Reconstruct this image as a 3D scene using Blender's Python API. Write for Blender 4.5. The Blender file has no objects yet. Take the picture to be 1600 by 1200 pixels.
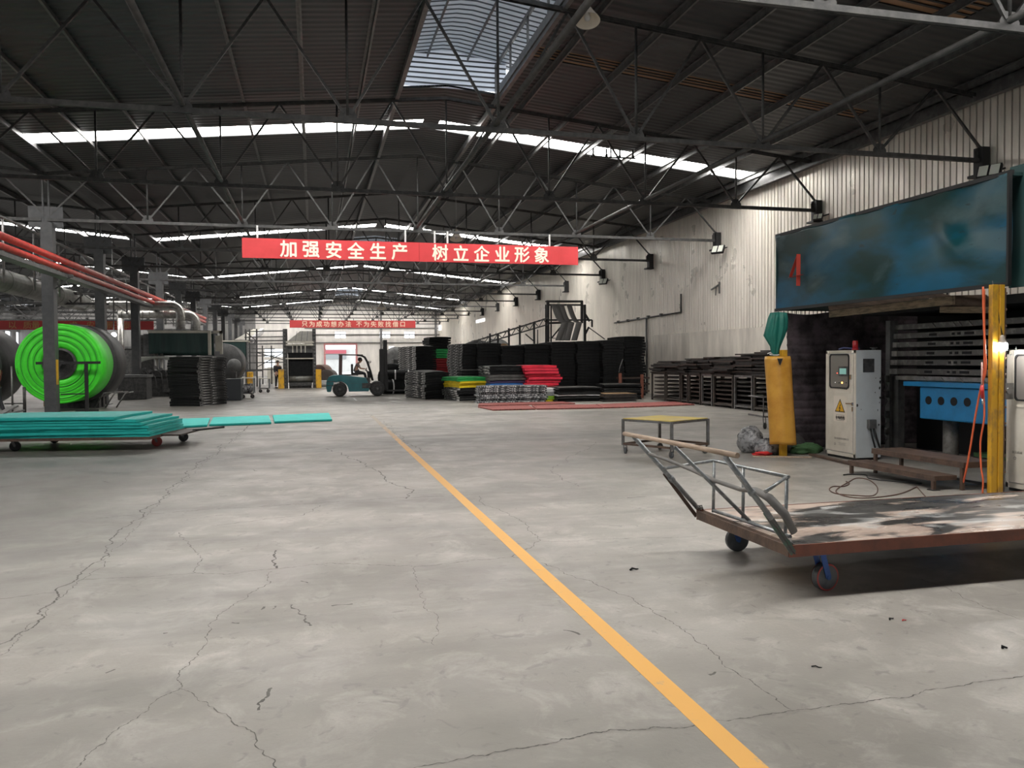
import bpy, math, random
from mathutils import Vector, Matrix
S = bpy.context.scene
COL = S.collection
random.seed(11)
R = math.radians
PI = math.pi
# ------------------------------------------------------------------ camera
FPX, CAMZ, PSI, TH, ROLL = 1250.0, 1.6, 0.24278360, 0.02917483, 0.008
_d = Vector((math.sin(PSI)*math.cos(TH), math.cos(PSI)*math.cos(TH), -math.sin(TH)))
_r0 = Vector((math.cos(PSI), -math.sin(PSI), 0)); _u0 = _r0.cross(_d)
_rr = _r0*math.cos(ROLL) - _u0*math.sin(ROLL); _uu = _u0*math.cos(ROLL) + _r0*math.sin(ROLL)
cd = bpy.data.cameras.new('camera'); cam = bpy.data.objects.new('camera', cd); COL.objects.link(cam)
m = Matrix((_rr, _uu, -_d)).transposed().to_4x4(); m.translation = (0, 0, CAMZ)
cam.matrix_world = m
cd.sensor_fit = 'HORIZONTAL'; cd.sensor_width = 36.0; cd.lens = 36.0*FPX/1600
cd.clip_start = 0.05; cd.clip_end = 600
S.camera = cam
# ------------------------------------------------------------------ sky, daylight, exposure
w = bpy.data.worlds.new('sky'); S.world = w; w.use_nodes = True
bg = w.node_tree.nodes['Background']; bg.inputs[0].default_value = (0.90, 0.95, 1.0, 1); bg.inputs[1].default_value = 2.2
SKYLIGHT = 25.0          # radiance of the translucent roof lights
S.view_settings.view_transform = 'Standard'; S.view_settings.look = 'None'
S.view_settings.exposure = 0.12; S.view_settings.gamma = 1.0; S.view_settings.use_curve_mapping = False
S.cycles.use_denoising = True
S.cycles.max_bounces = 8; S.cycles.diffuse_bounces = 4; S.cycles.glossy_bounces = 3
S.cycles.sample_clamp_indirect = 6.0

def _ray(x, y): return _d + _rr*((x-800)/FPX) - _uu*((y-600)/FPX)
def fl(x, y, z=0.0):
    """photo pixel -> point on the level z"""
    v = _ray(x, y); return Vector((0, 0, CAMZ)) + v*((z-CAMZ)/v.z)
def at(x, y, Y):
    """photo pixel -> point on the cross plane at distance Y"""
    v = _ray(x, y); return Vector((0, 0, CAMZ)) + v*(Y/v.y)
def atx(x, y, X):
    v = _ray(x, y); return Vector((0, 0, CAMZ)) + v*(X/v.x)

# ------------------------------------------------------------------ materials
def nmat(name):
    m = bpy.data.materials.new(name); m.use_nodes = True
    return m, m.node_tree.nodes, m.node_tree.links, m.node_tree.nodes['Principled BSDF']
def M(name, col, rough=0.6, metal=0.0, col2=None, scale=4.0, bump=0.0, bscale=None, lo=0.42, hi=0.62, stretch=None, coat=0.0, detail=6):
    m, N, L, b = nmat(name)
    b.inputs['Base Color'].default_value = (*col, 1); b.inputs['Roughness'].default_value = rough
    b.inputs['Metallic'].default_value = metal
    if coat: b.inputs['Coat Weight'].default_value = coat
    src = None
    if col2 or bump:
        tc = N.new('ShaderNodeTexCoord'); mp = N.new('ShaderNodeMapping'); L.new(tc.outputs['Object'], mp.inputs[0])
        if stretch: mp.inputs['Scale'].default_value = stretch
        src = mp.outputs[0]
    if col2:
        n = N.new('ShaderNodeTexNoise'); n.inputs['Scale'].default_value = scale; n.inputs['Detail'].default_value = detail
        n.inputs['Roughness'].default_value = 0.65
        L.new(src, n.inputs['Vector'])
        cr = N.new('ShaderNodeValToRGB'); L.new(n.outputs[0], cr.inputs[0])
        cr.color_ramp.elements[0].position = lo; cr.color_ramp.elements[1].position = hi
        cr.color_ramp.elements[0].color = (*col, 1); cr.color_ramp.elements[1].color = (*col2, 1)
        L.new(cr.outputs[0], b.inputs['Base Color'])
    if bump:
        n2 = N.new('ShaderNodeTexNoise'); n2.inputs['Scale'].default_value = bscale or scale*4; n2.inputs['Detail'].default_value = 4
        L.new(src, n2.inputs['Vector'])
        bp = N.new('ShaderNodeBump'); bp.inputs['Strength'].default_value = bump; bp.inputs['Distance'].default_value = 0.02
        L.new(n2.outputs[0], bp.inputs['Height']); L.new(bp.outputs[0], b.inputs['Normal'])
    return m
def EM(name, col, strength):
    m, N, L, b = nmat(name)
    b.inputs['Base Color'].default_value = (*col, 1)
    b.inputs['Emission Color'].default_value = (*col, 1); b.inputs['Emission Strength'].default_value = strength
    return m

def floor_material():
    m, N, L, b = nmat('worn concrete')
    tc = N.new('ShaderNodeTexCoord')
    def noise(scale, detail=8, rough=0.6, vec=None, dist=0.0):
        n = N.new('ShaderNodeTexNoise'); n.inputs['Scale'].default_value = scale; n.inputs['Detail'].default_value = detail
        n.inputs['Roughness'].default_value = rough; n.inputs['Distortion'].default_value = dist
        L.new(vec or tc.outputs['Object'], n.inputs['Vector']); return n.outputs[0]
    def ramp(v, p0, p1, c0, c1):
        r = N.new('ShaderNodeValToRGB'); L.new(v, r.inputs[0]); e = r.color_ramp.elements
        e[0].position, e[1].position = p0, p1; e[0].color, e[1].color = (*c0, 1), (*c1, 1); return r.outputs[0]
    def mix(f, a, c, mode='MIX'):
        x = N.new('ShaderNodeMix'); x.data_type = 'RGBA'; x.blend_type = mode
        if hasattr(f, 'is_linked'): L.new(f, x.inputs[0])
        else: x.inputs[0].default_value = f
        L.new(a, x.inputs[6])
        if hasattr(c, 'is_linked'): L.new(c, x.inputs[7])
        else: x.inputs[7].default_value = (*c, 1)
        return x.outputs[2]
    g = lambda k: (k, k, k)
    base = ramp(noise(0.55, 10, .62), .33, .68, (.245, .229, .207), (.392, .370, .335))
    base = mix(ramp(noise(2.2, 8, .7, dist=.6), .50, .66, g(0), g(.75)), base, (.485, .462, .425))
    # travelled, dusty and oily patches
    mp = N.new('ShaderNodeMapping'); L.new(tc.outputs['Object'], mp.inputs[0]); mp.inputs['Scale'].default_value = (.12, .5, 1)
    base = mix(ramp(noise(1.0, 6, .6, mp.outputs[0], .5), .46, .64, g(0), g(.8)), base, (.145, .138, .128))
    base = mix(ramp(noise(7, 6, .6, dist=1.2), .60, .67, g(0), g(.6)), base, (.17, .16, .15))
    base = mix(ramp(noise(55, 4, .7), .40, .62, g(0), g(.25)), base, (.24, .23, .21))
    # the darker lane to the left of the expansion joint
    sp = N.new('ShaderNodeSeparateXYZ'); L.new(tc.outputs['Object'], sp.inputs[0])
    ad = N.new('ShaderNodeMath'); ad.operation = 'MULTIPLY_ADD'; L.new(noise(.8, 6), ad.inputs[0]); ad.inputs[1].default_value = 3.0; L.new(sp.outputs[0], ad.inputs[2])
    mr = N.new('ShaderNodeMapRange'); L.new(ad.outputs[0], mr.inputs[0]); mr.inputs[1].default_value = -1.4; mr.inputs[2].default_value = .4; mr.inputs[3].default_value = .72; mr.inputs[4].default_value = 0
    my = N.new('ShaderNodeMapRange'); L.new(sp.outputs[1], my.inputs[0]); my.inputs[1].default_value = 5.0; my.inputs[2].default_value = 8.5
    mm = N.new('ShaderNodeMath'); mm.operation = 'MULTIPLY'; L.new(mr.outputs[0], mm.inputs[0]); L.new(my.outputs[0], mm.inputs[1])
    base = mix(mm.outputs[0], base, (.155, .148, .138))
    L.new(base, b.inputs['Base Color'])
    rr = ramp(noise(1.3, 8, .6, dist=.5), .35, .7, g(.30), g(.52)); L.new(rr, b.inputs['Roughness'])
    bp = N.new('ShaderNodeBump'); bp.inputs['Strength'].default_value = .12; bp.inputs['Distance'].default_value = .01
    L.new(noise(28, 6, .7), bp.inputs['Height']); L.new(bp.outputs[0], b.inputs['Normal'])
    return m
def sheet_material(name, col, col2, rough, metal, streak=True):
    """galvanised sheet with vertical dirt runs"""
    m, N, L, b = nmat(name)
    tc = N.new('ShaderNodeTexCoord'); mp = N.new('ShaderNodeMapping'); L.new(tc.outputs['Object'], mp.inputs[0])
    mp.inputs['Scale'].default_value = (1, 1.2, .22)
    n = N.new('ShaderNodeTexNoise'); n.inputs['Scale'].default_value = 1.6; n.inputs['Detail'].default_value = 10; n.inputs['Roughness'].default_value = .68
    L.new(mp.outputs[0], n.inputs['Vector'])
    cr = N.new('ShaderNodeValToRGB'); L.new(n.outputs[0], cr.inputs[0]); e = cr.color_ramp.elements
    e[0].position, e[1].position = .36, .64; e[0].color, e[1].color = (*col2, 1), (*col, 1)
    L.new(cr.outputs[0], b.inputs['Base Color'])
    b.inputs['Metallic'].default_value = metal
    n2 = N.new('ShaderNodeTexNoise'); n2.inputs['Scale'].default_value = .9; n2.inputs['Detail'].default_value = 6; L.new(tc.outputs['Object'], n2.inputs['Vector'])
    mr = N.new('ShaderNodeMapRange'); L.new(n2.outputs[0], mr.inputs[0]); mr.inputs[1].default_value = .3; mr.inputs[2].default_value = .7
    mr.inputs[3].default_value = rough-.12; mr.inputs[4].default_value = rough+.15; L.new(mr.outputs[0], b.inputs['Roughness'])
    return m
def camo_material():
    m, N, L, b = nmat('speckled foam')
    tc = N.new('ShaderNodeTexCoord'); v = N.new('ShaderNodeTexVoronoi'); v.inputs['Scale'].default_value = 16; L.new(tc.outputs['Object'], v.inputs['Vector'])
    n = N.new('ShaderNodeTexNoise'); n.inputs['Scale'].default_value = 14; n.inputs['Detail'].default_value = 5; L.new(tc.outputs['Object'], n.inputs['Vector'])
    cr = N.new('ShaderNodeValToRGB'); L.new(n.outputs[0], cr.inputs[0]); e = cr.color_ramp.elements
    e[0].position, e[1].position = .47, .56; e[0].color, e[1].color = (.03, .033, .037, 1), (.42, .42, .43, 1)
    L.new(cr.outputs[0], b.inputs['Base Color']); b.inputs['Roughness'].default_value = .8
    return m
def roof_material():
    m, N, L, b = nmat('grimy roof sheet')
    tc = N.new('ShaderNodeTexCoord'); wv = N.new('ShaderNodeTexWave'); wv.bands_direction = 'Y'; wv.inputs['Scale'].default_value = 1.25
    L.new(tc.outputs['Object'], wv.inputs['Vector'])
    n = N.new('ShaderNodeTexNoise'); n.inputs['Scale'].default_value = .5; n.inputs['Detail'].default_value = 8; L.new(tc.outputs['Object'], n.inputs['Vector'])
    cr = N.new('ShaderNodeValToRGB'); L.new(n.outputs[0], cr.inputs[0]); e = cr.color_ramp.elements
    e[0].position, e[1].position = .3, .7; e[0].color, e[1].color = (.0115, .0130, .0155, 1), (.022, .0245, .028, 1)
    L.new(cr.outputs[0], b.inputs['Base Color']); b.inputs['Roughness'].default_value = .5
    bp = N.new('ShaderNodeBump'); bp.inputs['Strength'].default_value = .5; bp.inputs['Distance'].default_value = .03
    L.new(wv.outputs[0], bp.inputs['Height']); L.new(bp.outputs[0], b.inputs['Normal'])
    return m
def translucent_sheet(name, col, trans):
    m, N, L, b = nmat(name)
    b.inputs['Base Color'].default_value = (*col, 1); b.inputs['Roughness'].default_value = .5
    t = N.new('ShaderNodeBsdfTranslucent'); t.inputs[0].default_value = (*trans, 1)
    a = N.new('ShaderNodeAddShader'); L.new(b.outputs[0], a.inputs[0]); L.new(t.outputs[0], a.inputs[1])
    L.new(a.outputs[0], N['Material Output'].inputs[0])
    return m
def smear_material():
    """cart deck: pinkish scuffed board with black rubber smears and pale scrapes"""
    m, N, L, b = nmat('smeared deck board')
    tc = N.new('ShaderNodeTexCoord'); mp = N.new('ShaderNodeMapping'); L.new(tc.outputs['Object'], mp.inputs[0]); mp.inputs['Rotation'].default_value = (0, 0, .35); mp.inputs['Scale'].default_value = (.75, 2.0, 1)
    def noise(s, d=6, dist=0., off=0):
        n = N.new('ShaderNodeTexNoise'); n.noise_dimensions = '4D'; n.inputs['W'].default_value = off; n.inputs['Scale'].default_value = s; n.inputs['Detail'].default_value = d; n.inputs['Distortion'].default_value = dist
        L.new(mp.outputs[0], n.inputs['Vector']); return n.outputs[0]
    def ramp(v, p0, p1, c0, c1):
        r = N.new('ShaderNodeValToRGB'); L.new(v, r.inputs[0]); e = r.color_ramp.elements
        e[0].position, e[1].position = p0, p1; e[0].color, e[1].color = (*c0, 1), (*c1, 1); return r.outputs[0]
    def mix(f, a, c):
        x = N.new('ShaderNodeMix'); x.data_type = 'RGBA'; L.new(f, x.inputs[0]); L.new(a, x.inputs[6]); x.inputs[7].default_value = (*c, 1); return x.outputs[2]
    base = ramp(noise(3.5, 8), .35, .65, (.42, .32, .265), (.50, .41, .35))
    base = mix(ramp(noise(1.0, 10, 1.8, 3.1), .46, .52, (0, 0, 0), (.96, .96, .96)), base, (.030, .031, .031))
    base = mix(ramp(noise(1.6, 8, 1.2, 9.7), .56, .66, (0, 0, 0), (.8, .8, .8)), base, (.55, .55, .54))
    L.new(base, b.inputs['Base Color'])
    L.new(ramp(noise(2.4, 5, .4, 5.0), .4, .6, (.22, .22, .22), (.48, .48, .48)), b.inputs['Roughness'])
    return m
def hood_material():
    """blue-green painted sheet with faded, scuffed bands"""
    m, N, L, b = nmat('weathered blue green paint')
    tc = N.new('ShaderNodeTexCoord'); mp = N.new('ShaderNodeMapping'); L.new(tc.outputs['Object'], mp.inputs[0]); mp.inputs['Rotation'].default_value = (.5, 0, 0); mp.inputs['Scale'].default_value = (1, .55, 1.2)
    def noise(s, d=6, dist=0., off=0):
        n = N.new('ShaderNodeTexNoise'); n.noise_dimensions = '4D'; n.inputs['W'].default_value = off; n.inputs['Scale'].default_value = s; n.inputs['Detail'].default_value = d; n.inputs['Distortion'].default_value = dist
        L.new(mp.outputs[0], n.inputs['Vector']); return n.outputs[0]
    def ramp(v, p0, p1, c0, c1):
        r = N.new('ShaderNodeValToRGB'); L.new(v, r.inputs[0]); e = r.color_ramp.elements
        e[0].position, e[1].position = p0, p1; e[0].color, e[1].color = (*c0, 1), (*c1, 1); return r.outputs[0]
    def mix(f, a, c):
        x = N.new('ShaderNodeMix'); x.data_type = 'RGBA'; L.new(f, x.inputs[0]); L.new(a, x.inputs[6]); x.inputs[7].default_value = (*c, 1); return x.outputs[2]
    base = ramp(noise(.75, 4, .3, 1.0), .44, .60, (.003, .046, .056), (.001, .088, .175))
    base = mix(ramp(noise(1.1, 5, .3, 4.4), .47, .57, (0, 0, 0), (.85, .85, .85)), base, (.006, .028, .022))
    base = mix(ramp(noise(.8, 6, .6, 7.3), .56, .64, (0, 0, 0), (.7, .7, .7)), base, (.070, .115, .125))
    base = mix(ramp(noise(9, 6, .2, 2.0), .64, .70, (0, 0, 0), (.6, .6, .6)), base, (.02, .022, .02))
    L.new(base, b.inputs['Base Color']); b.inputs['Roughness'].default_value = .36; b.inputs['Specular IOR Level'].default_value = .28
    return m

m_floor = floor_material()
m_roof = roof_material()
m_wall = sheet_material('galvanised wall sheet', (.84, .785, .70), (.66, .615, .545), .36, .25)
m_wall2 = sheet_material('buckled lower sheet', (.74, .69, .615), (.50, .465, .415), .42, .2)
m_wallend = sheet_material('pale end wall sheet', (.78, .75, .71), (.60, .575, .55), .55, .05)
m_groove = M('dark rib groove', (.20, .185, .165), .5, .2, (.12, .11, .10), 3)  # groove faces are coloured darker than the flats
m_dimend = sheet_material('shade toned end sheet', (.24, .235, .23), (.14, .138, .135), .6, .05)  # darker copy of the end sheet; the left bay's dimness is in the colour
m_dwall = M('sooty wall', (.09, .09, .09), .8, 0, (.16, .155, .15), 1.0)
m_sky = EM('skylight panel', (1.0, .968, .92), SKYLIGHT)
m_brown = translucent_sheet('yellowed roof light', (.26, .15, .08), (.050, .026, .013))
m_monroof = translucent_sheet('translucent vent roof', (.42, .44, .46), (.050, .056, .064))
m_monrib = translucent_sheet('dark lap rib', (.10, .105, .11), (.010, .011, .013))  # folded laps of the vent sheet, thicker and dirtier than the flats
m_monend = translucent_sheet('pale vent end sheet', (.6, .62, .66), (.20, .22, .25))
m_truss = M('dark grey truss paint', (.040, .040, .041), .55, .2, (.075, .074, .072), 6)
m_purlin = M('galvanised purlin', (.095, .096, .098), .40, .4, (.15, .15, .15), 5)
m_steel = M('bare steel', (.20, .20, .205), .42, .5, (.13, .12, .11), 8)
m_column = M('grey column paint', (.050, .052, .056), .5, .1, (.072, .073, .075), 3)
m_tie = M('grey tie tube', (.055, .054, .053), .5, .3, (.085, .083, .08), 4)
m_redpipe = M('red fire pipe', (.50, .045, .03), .42, 0, (.36, .03, .025), 4)
m_duct = M('spiral duct zinc', (.42, .41, .39), .35, .75, (.28, .27, .25), 5)
m_duct2 = M('dull duct', (.20, .20, .18), .5, .4, (.13, .13, .12), 3)
m_banner = M('red banner', (.62, .048, .055), .55, 0, (.55, .04, .045), 1.2)
m_banner2 = M('dusty red banner', (.40, .030, .030), .6, 0, (.34, .03, .03), 1.2)
m_letter = M('cream letters', (.88, .80, .66), .5)
m_letter2 = M('faded letters', (.60, .45, .34), .6)
m_yletter = M('faint gold letters', (.40, .22, .08), .6)
m_yellow = M('worn yellow paint', (.64, .35, .02), .45, 0, (.26, .15, .05), 5, lo=.5, hi=.66, stretch=(1, 1, .5))
m_amber = M('amber wrap', (.62, .32, .045), .42, 0, (.50, .23, .025), 2.5, coat=.2)
m_rust = M('rusty steel', (.135, .085, .062), .55, .25, (.075, .052, .042), 6, bump=.15)
m_rust2 = M('red oxide edge', (.24, .085, .055), .5, .2, (.17, .07, .05), 5, bump=.1)
m_tubesteel = M('scuffed galvanised tube', (.22, .235, .245), .36, .55, (.34, .35, .35), 22, lo=.5, hi=.62)
m_woodbar = M('worn timber bar', (.46, .35, .27), .6, 0, (.30, .22, .16), 5, stretch=(8, 1, 8))
m_strap = M('rubber strap', (.13, .125, .118), .6, 0, (.16, .15, .14), 5)
m_deck = smear_material()
m_tyre = M('black tyre', (.018, .018, .019), .65, 0, (.04, .04, .04), 9)
m_wheelgrey = M('dark polyurethane wheel', (.06, .065, .07), .45, 0, (.10, .105, .11), 9)
m_redrim = M('red wheel rim', (.40, .06, .05), .5)
m_bluefork = M('blue caster fork', (.03, .09, .30), .4, .1, (.02, .06, .2), 9)
m_bluepaint = M('bright blue paint', (.012, .20, .46), .42, 0, (.012, .16, .36), 3)
m_black = M('black rubber foam', (.005, .0055, .006), .8, 0, (.010, .0105, .011), 6)
m_black.node_tree.nodes['Principled BSDF'].inputs['Specular IOR Level'].default_value = .2
m_blacktop = M('grey rubber top', (.10, .098, .094), .7, 0, (.05, .05, .048), 5)  # lighter grey for the top faces of the black mats
m_edge = M('pale cut edge', (.016, .016, .017), .8, 0, (.62, .61, .59), 3.0, lo=.53, hi=.58, stretch=(.7, .7, 15))
m_teal = M('teal foam', (.012, .50, .46), .55, 0, (.010, .42, .39), 3)
m_green = M('green foam', (.02, .38, .09), .65, 0, (.015, .28, .07), 4)
m_lime = M('lime green foam sheet', (.06, .72, .03), .45, 0, (.045, .58, .025), 1.5)
m_limedark = M('lime roll groove', (.02, .30, .02), .5)
m_limey = M('lime foam', (.30, .55, .03), .6)
m_ymat = M('yellow foam', (.80, .60, .01), .6, 0, (.66, .48, .01), 4)
m_purple = M('dark purple foam', (.045, .03, .09), .65)
m_bluemat = M('blue foam', (.02, .13, .42), .6)
m_red = M('red foam', (.68, .022, .055), .6, 0, (.55, .015, .04), 4)
m_dred = M('deep red foam', (.36, .015, .02), .65)
m_orange = M('orange foam', (.55, .20, .03), .65)
m_white = M('white foam', (.62, .62, .62), .6)
m_greymat = M('grey foam', (.30, .31, .31), .65)
m_redflat = M('red fleck rubber', (.36, .10, .085), .8, 0, (.16, .055, .05), 20, lo=.40, hi=.6)
m_camo = camo_material()
m_darksheet = M('dark tray sheet', (.016, .015, .015), .6, .2, (.040, .032, .028), 5)
m_rackdark = M('dark rack steel', (.05, .043, .038), .55, .25, (.085, .07, .06), 6)
m_brownsheet = M('brown rusted sheet', (.055, .035, .028), .6, .2, (.03, .023, .02), 6)
m_pallet = M('brown board', (.30, .19, .10), .7, 0, (.20, .13, .07), 5)
m_cab = M('ivory cabinet paint', (.66, .62, .545), .42, 0, (.54, .50, .43), 1.5)
m_cabside = M('cabinet side in cool light', (.52, .56, .58), .4, 0, (.47, .50, .52), 2)  # cool daylight on the cabinet side is painted into this grey blue
m_chip = M('chipped paint', (.03, .03, .03), .8)
m_dark = M('near black', (.012, .012, .013), .6)
m_backing = M('black backing cloth', (.014, .013, .014), .85, 0, (.028, .025, .027), 3)  # for the added dark sheet behind the press
m_quilt = M('quilted dark cloth', (.095, .074, .085), .85, 0, (.022, .018, .020), 2.5, bump=.3, bscale=5)
m_platen = M('sooty platen steel', (.11, .105, .10), .45, .3, (.28, .27, .255), 8, lo=.5, hi=.72)
m_platend = M('grey platen end', (.30, .29, .275), .55, .2, (.18, .17, .16), 9)
m_glass = M('smoky window panel', (.20, .185, .17), .2, 0)
m_chrome = M('chrome', (.6, .6, .6), .25, .9)
m_sign = M('sign plate', (.72, .66, .58), .5)
m_signy = M('warning yellow', (.75, .42, .02), .5)
m_ink = M('black ink', (.02, .018, .016), .6)
m_ink2 = M('faded grey print', (.25, .235, .21), .6)
m_screen = EM('green screen', (.18, .36, .32), .5)
m_lampo = EM('orange lamp', (1.0, .45, .08), 6)
m_lampr = EM('red pilot lamp', (1.0, .10, .06), 2)
m_lampw = EM('white pilot lamp', (1, .95, .9), 1.2)
m_bulb = EM('lit bulb', (1, .98, .95), 120)
m_beacon = M('red beacon', (.35, .02, .025), .25)
m_orangehose = M('orange hose', (.75, .14, .05), .45)
m_cable = M('brown cable', (.10, .05, .035), .6)
m_hood = hood_material()
m_red4 = M('red numeral paint', (.48, .06, .04), .5)
m_hood2 = M('dark green hood paint', (.015, .06, .06), .4, 0, (.03, .06, .06), 1.2)
m_flap = M('dusty flap', (.30, .23, .19), .7, 0, (.10, .08, .07), 2)
m_wood = M('grey timber', (.32, .25, .17), .7, 0, (.15, .12, .08), 5, stretch=(6, 1, 6))
m_brolly = M('green umbrella cloth', (.010, .15, .115), .5, 0, (.008, .11, .085), 3)
m_plastic = M('clear crinkled plastic', (.30, .30, .31), .18, 0, (.06, .06, .065), 9, bump=.9, bscale=14, lo=.45, hi=.6)
m_redbag = M('red plastic', (.60, .03, .03), .4)
m_gcloth = M('green cloth', (.055, .13, .05), .8)
m_dcloth = M('dark grey cloth', (.05, .048, .048), .85, 0, (.08, .078, .075), 4)
m_shade = M('enamel lamp shade', (.34, .31, .27), .5, .1)
m_shadein = M('lamp shade inside', (.66, .60, .52), .5)
m_curtain = M('dark green curtain', (.012, .040, .036), .6, 0, (.008, .028, .026), 2, stretch=(4, 1, .3))
m_cream = M('cream machine paint', (.52, .50, .43), .5, 0, (.42, .40, .34), 3)
m_mach = M('dark machinery', (.040, .041, .042), .5, .3, (.09, .088, .085), 7)
m_mach2 = M('grey machinery', (.14, .14, .14), .5, .3, (.09, .09, .09), 5)
m_palesheet = M('pale foam sheet', (.60, .62, .58), .6)
m_fork = M('forklift teal paint', (.012, .15, .17), .38, 0, (.010, .12, .14), 3, coat=.3)
m_guard = M('guard frame paint', (.09, .055, .05), .45)
m_skin = M('skin', (.42, .24, .17), .55)
m_hair = M('black hair', (.015, .013, .012), .6)
m_shirtg = M('grey pink shirt', (.24, .19, .18), .8)
m_trouser = M('dark trousers', (.022, .022, .028), .8)
m_shirtd = M('dark red shirt', (.20, .06, .05), .8)
m_crack = M('crack', (.105, .10, .092), .9, 0, (.17, .16, .15), 3)
m_mark = M('rubber mark', (.085, .08, .075), .8)
m_ground = M('outside paving', (.62, .61, .58), .8, 0, (.55, .54, .52), 1)
m_led = M('led chips', (.75, .78, .70), .3)
m_rope = M('white rope', (.7, .7, .68), .7)
m_hole = M('dark hole', (.006, .006, .008), .8)
def line_material():
    m, N, L, b = nmat('scuffed yellow floor line')
    tc = N.new('ShaderNodeTexCoord'); sp = N.new('ShaderNodeSeparateXYZ'); L.new(tc.outputs['Object'], sp.inputs[0])
    n = N.new('ShaderNodeTexNoise'); n.inputs['Scale'].default_value = 9; n.inputs['Detail'].default_value = 8; n.inputs['Roughness'].default_value = .7; L.new(tc.outputs['Object'], n.inputs['Vector'])
    mr = N.new('ShaderNodeMapRange'); L.new(sp.outputs[1], mr.inputs[0]); mr.inputs[1].default_value = 11; mr.inputs[2].default_value = 22; mr.inputs[3].default_value = -.13; mr.inputs[4].default_value = .16
    a = N.new('ShaderNodeMath'); L.new(n.outputs[0], a.inputs[0]); L.new(mr.outputs[0], a.inputs[1])
    cr = N.new('ShaderNodeValToRGB'); L.new(a.outputs[0], cr.inputs[0]); e = cr.color_ramp.elements
    e[0].position, e[1].position = .46, .60; e[0].color, e[1].color = (.74, .40, .10, 1), (.36, .32, .26, 1)
    L.new(cr.outputs[0], b.inputs['Base Color']); b.inputs['Roughness'].default_value = .5
    return m
m_line = line_material()
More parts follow.
